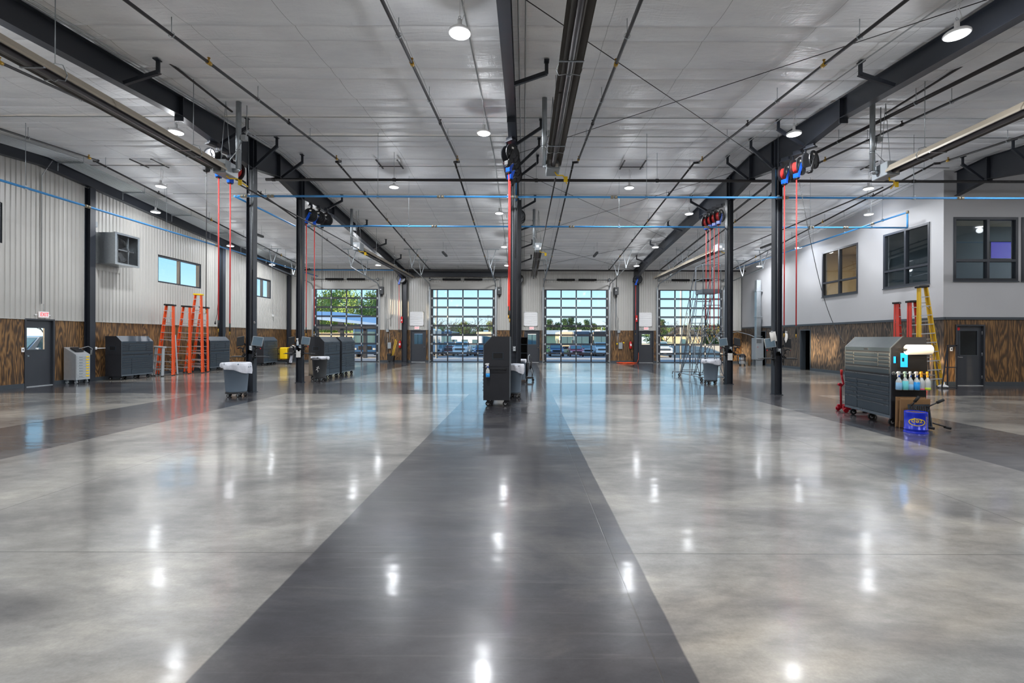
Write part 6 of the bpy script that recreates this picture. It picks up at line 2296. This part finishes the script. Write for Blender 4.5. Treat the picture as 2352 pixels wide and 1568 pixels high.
def vehicle(kind, x, y, col, label, rz=0.0, z=None, TL=5.5):
    """front faces -y"""
    t = thing({'suv': 'car', 'car': 'car', 'pickup': 'pickup_truck', 'bus': 'motorhome', 'trailer': 'camper_trailer'}[kind], label, {'suv': 'car', 'car': 'car', 'pickup': 'truck', 'bus': 'motorhome', 'trailer': 'trailer'}[kind], (x, y, gz(y) if z is None else z), rz, 'parked vehicles')
    if kind in ('suv', 'car', 'pickup'):
        w, L, hood, belt, roof = {'suv': (0.94, 4.7, 1.0, 1.05, 1.68), 'car': (0.91, 4.6, 0.86, 0.92, 1.45), 'pickup': (1.0, 5.6, 1.2, 1.25, 1.9)}[kind]
        prof = [(0, 0.3), (-0.05, 0.55), (0.05, hood - 0.12), (0.25, hood - 0.02), (1.25, belt), (L - 0.1, belt), (L, belt - 0.2), (L, 0.35)]
        n = len(prof)
        vs = []
        for s, k in ((-1, 1), (1, 1)):
            for (yy, zz) in prof:
                ins = 0.06 if zz > belt - 0.15 else 0.0
                ins += 0.08 if yy < 0.1 else 0
                vs.append((s * (w - ins), yy, zz))
        MB().add(vs, [tuple(range(n))[::-1], tuple(range(n, 2 * n))] + [(i, (i + 1) % n, n + (i + 1) % n, n + i) for i in range(n)]).build('body', col, t)
        ce = L - 0.3 if kind == 'suv' else L - 0.9 if kind == 'car' else 3.6
        cab = [(1.25, belt - 0.01), (1.95, roof - 0.03), (2.2, roof), (ce - 0.5, roof), (ce, belt - 0.01)]
        n = 5
        vs = [(s * (w - 0.07 - (0.17 if zz > belt + 0.1 else 0)), yy, zz) for s in (-1, 1) for yy, zz in cab]
        c = MB().add(vs, [tuple(range(n))[::-1], tuple(range(n, 2 * n))] + [(i, (i + 1) % n, n + (i + 1) % n, n + i) for i in range(n)]).build('cabin', col, t)
        k = roof - belt
        m = MB().add([(-(w - 0.16), 1.33, belt + 0.06), ((w - 0.16), 1.33, belt + 0.06), ((w - 0.30), 1.93, roof - 0.08), (-(w - 0.30), 1.93, roof - 0.08)], [(0, 1, 2, 3)])
        for v in range(4):
            m.v[v] = (m.v[v][0], m.v[v][1] - 0.035, m.v[v][2] + 0.01)
        m.build('windscreen', M_CARGL, c)
        for s in (-1, 1):
            MB().add([(s * (w - 0.05), 1.6, belt + 0.04), (s * (w - 0.05), ce - 0.3, belt + 0.04), (s * (w - 0.21), ce - 0.6, roof - 0.08), (s * (w - 0.21), 2.0, roof - 0.08)], [(0, 1, 2, 3)]).build('side_window', M_CARGL, c)
            MB().cbox(s * (w - 0.17) - 0.14, s * (w - 0.17) + 0.14, -0.04, 0.12, hood - 0.3, hood - 0.14, 0.03).build('headlamp', M_HEAD, t)
            MB().cbox(s * (w + 0.1) - 0.09, s * (w + 0.1) + 0.09, 1.5, 1.6, belt + 0.02, belt + 0.18, 0.03).build('mirror', col, t)
            for yy in (0.85, L - 0.95):
                wl_ = MB().cyl((s * (w - 0.2), yy, 0.34), (s * (w + 0.0), yy, 0.34), 0.34, 18).build('wheel', M_TIRE, t)
                MB().cyl((s * (w - 0.02), yy, 0.34), (s * (w + 0.012), yy, 0.34), 0.19, 12).build('rim', M_ALU, wl_)
        MB().cbox(-w + 0.36, w - 0.36, -0.07, 0.06, hood - 0.36, hood - 0.13, 0.02).build('grille', M_GRILL, t)
        if kind == 'pickup':
            for k in range(3):
                MB().box(-w + 0.38, w - 0.38, -0.085, -0.07, hood - 0.33 + 0.07 * k, hood - 0.31 + 0.07 * k).build('grille_bar', M_CHROME, t)
        MB().cbox(-w + 0.05, w - 0.05, -0.14, 0.1, 0.34, 0.56, 0.04).build('bumper', M_CHROME if kind == 'pickup' else col, t)
        MB().box(-0.18, 0.18, -0.15, -0.14, 0.4, 0.5).build('number_plate', M_WHITE, t)
    elif kind == 'bus':
        w, L, H = 1.25, 9.5, 3.5
        MB().cbox(-w, w, 0, L, 0.35, H, 0.12).build('coach_body', col, t)
        ws = MB().cbox(-w + 0.12, w - 0.12, -0.02, 0.06, 1.45, 2.75, 0.05).build('windscreen', M_CARGL, t)
        MB().box(-0.02, 0.02, -0.03, -0.018, 1.5, 2.7).build('windscreen_post', M_GRILL, ws)
        MB().cbox(-0.7, 0.7, -0.03, 0.05, 0.8, 1.2, 0.03).build('grille', M_GRILL, t)
        for s in (-1, 1):
            MB().cbox(s * 1.0 - 0.15, s * 1.0 + 0.15, -0.04, 0.05, 0.8, 1.0, 0.03).build('headlamp', M_HEAD, t)
            MB().cbox(s * 1.42 - 0.08, s * 1.42 + 0.08, -0.1, 0.02, 1.7, 2.2, 0.03).build('mirror', M_GRILL, t)
            for k in range(4):
                MB().box(s * w - 0.01, s * w + 0.01, 1.2 + 1.9 * k, 2.5 + 1.9 * k, 1.6, 2.4).build('side_window', M_CARGL, t)
            for yy in (1.3, 7.2):
                MB().cyl((s * (w - 0.28), yy, 0.48), (s * (w + 0.01), yy, 0.48), 0.48, 18).build('wheel', M_TIRE, t)
        MB().cbox(-w + 0.02, w - 0.02, -0.08, 0.1, 0.35, 0.62, 0.04).build('bumper', col, t)
        MB().cbox(-0.4, 0.4, 3.0, 3.9, H, H + 0.3, 0.06).build('roof_unit', M_WHITE, t)
    else:
        w, L = 1.15, TL
        MB().cbox(-L / 2, L / 2, 0, 2 * w, 0.6, 2.75, 0.12).build('trailer_body', col, t)
        MB().box(-L / 2 + 0.1, L / 2 - 0.1, -0.015, 0.0, 1.0, 1.25).build('stripe', M_BIND, t)
        for k in range(3):
            MB().cbox(-L / 2 + 0.5 + 1.7 * k, -L / 2 + 1.5 + 1.7 * k, -0.02, 0.03, 1.6, 2.2, 0.02).build('side_window', M_CARGL, t)
        for x_ in (-0.5, 0.35):
            MB().cyl((x_, -0.01, 0.36), (x_, 0.25, 0.36), 0.36, 16).build('wheel', M_TIRE, t)
        MB().bar((L / 2, w, 0.6), (L / 2 + 1.1, w, 0.5), 0.1, 0.1).build('hitch', M_STEEL, t)
    return t


P = {k: paint(k, c) for k, c in (('white', rgb(232, 234, 238)), ('blue', rgb(54, 92, 138)), ('red', rgb(178, 44, 74)), ('silver', rgb(160, 170, 182)), ('navy', rgb(36, 58, 88)), ('maroon', rgb(120, 44, 48)), ('cream', rgb(222, 210, 186)), ('black', rgb(34, 40, 50)))}
at_y = lambda px, y: (px - VX) * y / F
for kind, px, y, c, lb in (
        ('suv', 1280, 62, 'blue', 'blue car with headlamps facing the hall, leftmost behind the third door'), ('car', 1326, 60, 'red', 'red low car in the middle of the third door'),
        ('suv', 1352, 66, 'silver', 'silver car right of the red one'), ('pickup', 1385, 64, 'white', 'white pickup at the right edge of the third door'),
        ('bus', 1303, 74, 'cream', 'cream motorhome behind the blue car'), ('bus', 1336, 72, 'navy', 'dark blue motorhome behind the red car'), ('bus', 1381, 71, 'black', 'black motorhome at the right of the third door'),
        ('pickup', 1056, 61, 'white', 'white pickup facing the hall behind the second door'), ('pickup', 1027, 66, 'maroon', 'dark red pickup at the left of the second door'), ('suv', 1000, 64, 'silver', 'silver car at the left edge of the second door'),
        ('suv', 1104, 63, 'blue', 'blue car right of the white pickup behind the second door'), ('car', 1085, 70, 'white', 'white car between pickup and blue car'),
        ('bus', 1020, 76, 'navy', 'dark motorhome behind the red pickup'), ('bus', 1112, 78, 'cream', 'cream motorhome at the right of the second door'),
        ('pickup', 1527, 56, 'white', 'white pickup behind the fourth door')):
    vehicle(kind, at_y(px, y), y, P[c], lb)
vehicle('trailer', at_y(1068, 76), 76, P['white'], 'white camper trailer side-on behind the white pickup')
vehicle('bus', at_y(838, 50), 50, P['blue'], 'pale blue motorhome under the canopy behind the first door')
vehicle('trailer', at_y(800, 56), 54, P['cream'], 'cream camper trailer under the canopy behind the first door')
vehicle('suv', -19.6, 16.6, P['silver'], 'silver car outside the left exit door window', 0, -0.03)
vehicle('bus', at_y(960, 58), 58, P['white'], 'white motorhome seen through the left walk door')
vehicle('bus', at_y(1222, 57), 57, P['white'], 'white motorhome seen through the middle walk door')


# ------------------------------------------------------------------ canopy, building, pole
t = thing('canopy', 'wide pale-roofed drive-through canopy behind the first overhead door', 'canopy', (0, 0, 0))
M_ROOFB = mat('pale blue grey metal roof', rgb(150, 178, 216), 0.4, 0.2, 0.05)
y0, y1 = 44.0, 60.0
x0, x1 = -23.5, -13.0
MB().add([(x0, y0, 4.2), (x1, y0, 2.9), (x1, y1, 3.6), (x0, y1, 4.9), (x0, y0, 3.75), (x1, y0, 2.7), (x1, y1, 3.3), (x0, y1, 4.6)], [(0, 1, 2, 3), (7, 6, 5, 4), (0, 4, 5, 1), (1, 5, 6, 2), (2, 6, 7, 3), (3, 7, 4, 0)]).build('canopy_roof', M_ROOFB, t)
for x in (-22.5, -19.6, -17.2, -15.0):
    for y in (45, 58):
        MB().box(x - 0.15, x + 0.15, y - 0.15, y + 0.15, -0.8, 2.95 + (-13.0 - x) * 0.1).build('canopy_post', M_STEEL, t)
MB().box(x0, x1 + 0.4, 44.3, 44.5, 2.5, 2.72).build('cross_beam', M_STEEL, t)
for y in (46, 50, 54, 58):
    MB().box(x0, -14.5, y, y + 0.12, 2.55, 2.75).build('purlin', M_STEEL, t)

t = thing('warehouse', 'long low beige metal building with pale roof beyond the parking lot', 'building', (0, 108, -0.6))
M_BEI = mat('beige metal siding', rgb(214, 206, 176), 0.6, 0, 0.04)
MB().box(0, 22, 0, 18, 0, 3.1).build('wall', M_BEI, t)
MB().add([(-0.4, -0.5, 3.05), (22.4, -0.5, 3.05), (22.4, 9, 4.3), (-0.4, 9, 4.3), (22.4, 18.5, 3.05), (-0.4, 18.5, 3.05)], [(0, 1, 2, 3), (3, 2, 4, 5), (0, 3, 5), (1, 4, 2)]).build('roof', M_PANEL, t)
for x in (4.2, 8.6, 9.5, 16.0):
    MB().box(x, x + 0.25, -0.06, 0, 0, 3.05).build('downpipe', mat('brown trim', rgb(110, 60, 56), 0.6), t)
t2 = copy_tree(t)
t2.location = (-18, 116, -0.6)
t2['label'] = 'second beige metal building half hidden by trees behind the second door'
t = thing('house', 'small cream house with gable behind the fourth overhead door', 'house', (38, 112, -0.6))
MB().box(-4, 4, 0, 7, 0, 3).build('wall', M_BEI, t)
MB().prism([(-4.4, 3), (4.4, 3), (0, 5.2)], 'y', -0.4, 7.4).build('roof', M_BIND, t)
MB().box(-1, 0.2, -0.03, 0, 1, 2.2).build('window', M_CARGL, t)
for px, y, h, lb in ((1003, 46, 9, 'left part of the second overhead door'), (1564, 46, 11, 'fourth overhead door'), (1382, 95, 4, 'third overhead door')):
    tag(MB().cyl((at_y(px, y), y, gz(y)), (at_y(px, y), y, h), 0.11, 12).build('light_pole', M_GREYB), 'plain grey pole outside behind the ' + lb, 'pole', 'grey poles outside')
MBx = MB().box(14, 27, 60, 60.1, gz(60), gz(60) + 1.7)
tag(MBx.build('screen_fence', M_PANEL), 'white panel fence behind the fourth overhead door', 'fence')

# ------------------------------------------------------------------ trees
M_BARK = mat('grey brown bark', rgb(112, 96, 84), 0.9, 0, 0.2, 5)
M_LEAF = [mat('pine needles', rgb(74, 104, 62), 0.85, 0, 0.35, 3), mat('bright green foliage', rgb(118, 144, 70), 0.85, 0, 0.35, 3)]


def bare_tree(seed, h):
    rr = random.Random(seed)
    m = MB()

    def br(p, d, L, r, dep):
        q = p + d * L
        m.cyl(p, q, r, 5 if dep > 1 else 4, r * 0.65, cap=False)
        if dep == 0:
            return
        for _ in range(3 if dep > 1 else 4):
            nd = (d + Vector((rr.uniform(-1, 1), rr.uniform(-1, 1), rr.uniform(-0.25, 0.7))) * 0.75).normalized()
            br(p.lerp(q, rr.uniform(0.55, 1.0)), nd, L * rr.uniform(0.55, 0.78), r * 0.55, dep - 1)

    br(Vector((0, 0, -0.3)), Vector((0, 0, 1)), h * 0.36, h * 0.014, 5)
    return m


def leafy(seed, h, w, base, dens, lm, pine):
    rr = random.Random(seed)
    tr = MB().cyl((0, 0, -0.3), (0, 0, h * 0.9), h * 0.018, 7, h * 0.004)
    lf = MB()
    nb = 22 if pine else 16
    for i in range(nb):
        a = rr.uniform(0, 2 * PI)
        u = base + (1 - base) * (i + rr.random()) / nb
        rad = w * (1.05 - u) ** (0.7 if pine else 0.4) * rr.uniform(0.35, 1.0)
        c = Vector((rad * math.cos(a), rad * math.sin(a), h * min(u, 0.97)))
        tr.cyl((0, 0, h * min(u, 0.9) * 0.9), c, h * 0.005, 4, h * 0.002, cap=False)
        s = w * rr.uniform(0.3, 0.5)
        for _ in range(dens):
            v = Vector((rr.gauss(0, 1), rr.gauss(0, 1), rr.gauss(0, 0.75)))
            v = v.normalized() * s * rr.random() ** 0.4
            p = c + v
            e1 = Vector((rr.uniform(-1, 1), rr.uniform(-1, 1), rr.uniform(-1, 1))).normalized() * 0.17
            e2 = e1.orthogonal().normalized() * 0.14
            lf.add([p - e1, p + e2, p + e1, p - e2], [(0, 1, 2, 3)])
    return tr, lf


protos = []


def mk_tree(kind, seed):
    t = thing('tree', '', 'tree')
    if kind == 'bare':
        bare_tree(seed, 10).build('branches', M_BARK, t, fix=False)
    else:
        pine = kind == 'pine'
        tr, lf = leafy(seed, 10, 2.0 if pine else 3.4, 0.5 if pine else 0.12, 85 if pine else 170, None, pine)
        tr.build('trunk', M_BARK, t, fix=False)
        tag(lf.build('foliage', M_LEAF[0 if pine else 1], t, fix=False), kind='stuff')
    return t


used = {}
NM = {'bare': 'bare leafless tree', 'pine': 'dark pine tree', 'leafy': 'leafy green tree'}


def tree(kind, seed, px, y, top, lb, sc=1.0):
    """top = pixel row of the crown's top, for its height"""
    h = 1.6 + (hor(px) - top) * y / F + 0.8
    key = (kind, seed)
    lab = NM[kind] + ' ' + lb
    loc = (at_y(px, y), y, -0.8)
    if key not in used:
        used[key] = mk_tree(kind, seed)
        t = used[key]
        t.location, t['label'], t['group'] = loc, lab, 'trees beyond the parking lot'
    else:
        t = dup(used[key], lab, loc, rnd.uniform(0, 6), 'trees beyond the parking lot')
    s = h / 10
    t.scale = (s * sc, s * sc, s)


D1, D2, D3, D4 = 'through the first overhead door', 'through the second overhead door', 'through the third overhead door', 'through the fourth overhead door'
k = 0
ORD = ['far left', 'left', 'left of middle', 'middle', 'right of middle', 'right', 'far right']
for i, (px, top) in enumerate(((735, 700), (760, 672), (782, 668), (808, 678), (830, 690), (850, 676), (866, 684))):
    tree('leafy', i % 3, px, 76 + (i % 3) * 4, top, 'seen %s, front row, %s' % (D1, ORD[i]), 1.0)
for i, (px, top) in enumerate(((740, 660), (775, 690), (800, 663), (840, 668), (862, 700))):
    tree('bare', i % 3, px, 90, top, 'seen %s, back row, %s' % (D1, ORD[i + 1]), 1.2)
for i, px in enumerate((726, 745, 764, 785, 806, 826, 846, 864)):
    tree('leafy', (i + 1) % 3, px, 98, 722 + (i % 3) * 5, 'seen %s, dense back wall, %s from left' % (D1, ['first', 'second', 'third', 'fourth', 'fifth', 'sixth', 'seventh', 'eighth'][i]), 1.5)
for i, (px, top, kd) in enumerate(((996, 712, 'bare'), (1012, 702, 'bare'), (1030, 722, 'bare'), (1047, 716, 'bare'), (1064, 724, 'bare'), (1082, 716, 'bare'), (1103, 706, 'bare'), (1122, 702, 'bare'), (1138, 712, 'bare'))):
    tree(kd, i % 3, px, 96, top, 'seen %s, tall row, %s from left' % (D2, ['first', 'second', 'third', 'fourth', 'fifth', 'sixth', 'seventh', 'eighth', 'ninth'][i]), 1.4)
for i, px in enumerate((985, 1003, 1022, 1041, 1060, 1079, 1098, 1117, 1136)):
    tree('leafy', i % 3, px, 104, 742 + (i % 4) * 4, 'seen %s, low back row, %s from left' % (D2, ['first', 'second', 'third', 'fourth', 'fifth', 'sixth', 'seventh', 'eighth', 'ninth'][i]), 1.7)
for i, (px, top, kd) in enumerate(((1262, 735, 'pine'), (1281, 742, 'pine'), (1298, 733, 'pine'), (1312, 731, 'pine'), (1330, 742, 'pine'), (1348, 735, 'pine'), (1364, 744, 'pine'), (1388, 714, 'bare'), (1275, 722, 'bare'))):
    tree(kd, i % 3, px, 130, top, 'seen %s, %s from left' % (D3, ['first', 'second', 'third', 'fourth', 'fifth', 'sixth', 'seventh', 'eighth', 'ninth'][i]), 1.3)
for i, px in enumerate((1255, 1275, 1296, 1318, 1340, 1362, 1384, 1402)):
    tree('leafy', i % 3, px, 140, 752, 'seen %s, low hedge-like row, %s from left' % (D3, ['first', 'second', 'third', 'fourth', 'fifth', 'sixth', 'seventh', 'eighth'][i]), 2.4)
for i, (px, top, kd) in enumerate(((1530, 708, 'bare'), (1546, 718, 'bare'), (1578, 724, 'bare'), (1604, 716, 'bare'), (1632, 730, 'bare'), (1655, 722, 'bare'), (1518, 735, 'pine'))):
    tree(kd, i % 3, px, 88, top, 'seen %s, %s from left' % (D4, ['first', 'second', 'third', 'fourth', 'fifth', 'sixth', 'seventh'][i]), 1.3)
for i, px in enumerate((1512, 1534, 1556, 1578, 1600, 1622, 1644, 1666)):
    tree('leafy', i % 3, px, 118, 748 + (i % 3) * 3, 'seen %s, low back row, %s from left' % (D4, ['first', 'second', 'third', 'fourth', 'fifth', 'sixth', 'seventh', 'eighth'][i]), 2.2)
for i, (x, y, h) in enumerate(((-46, 30, 7.6), (-50, 40, 8.4), (-52, 52, 8.8), (-40, 22, 6.5))):
    t = dup(used[('bare', 0)], 'bare leafless tree outside the left wall windows, %s' % ('second', 'third', 'farthest', 'nearest')[i], (x, y, -0.5), rnd.uniform(0, 6), 'trees outside the left wall')
    t.scale = (h / 10,) * 3
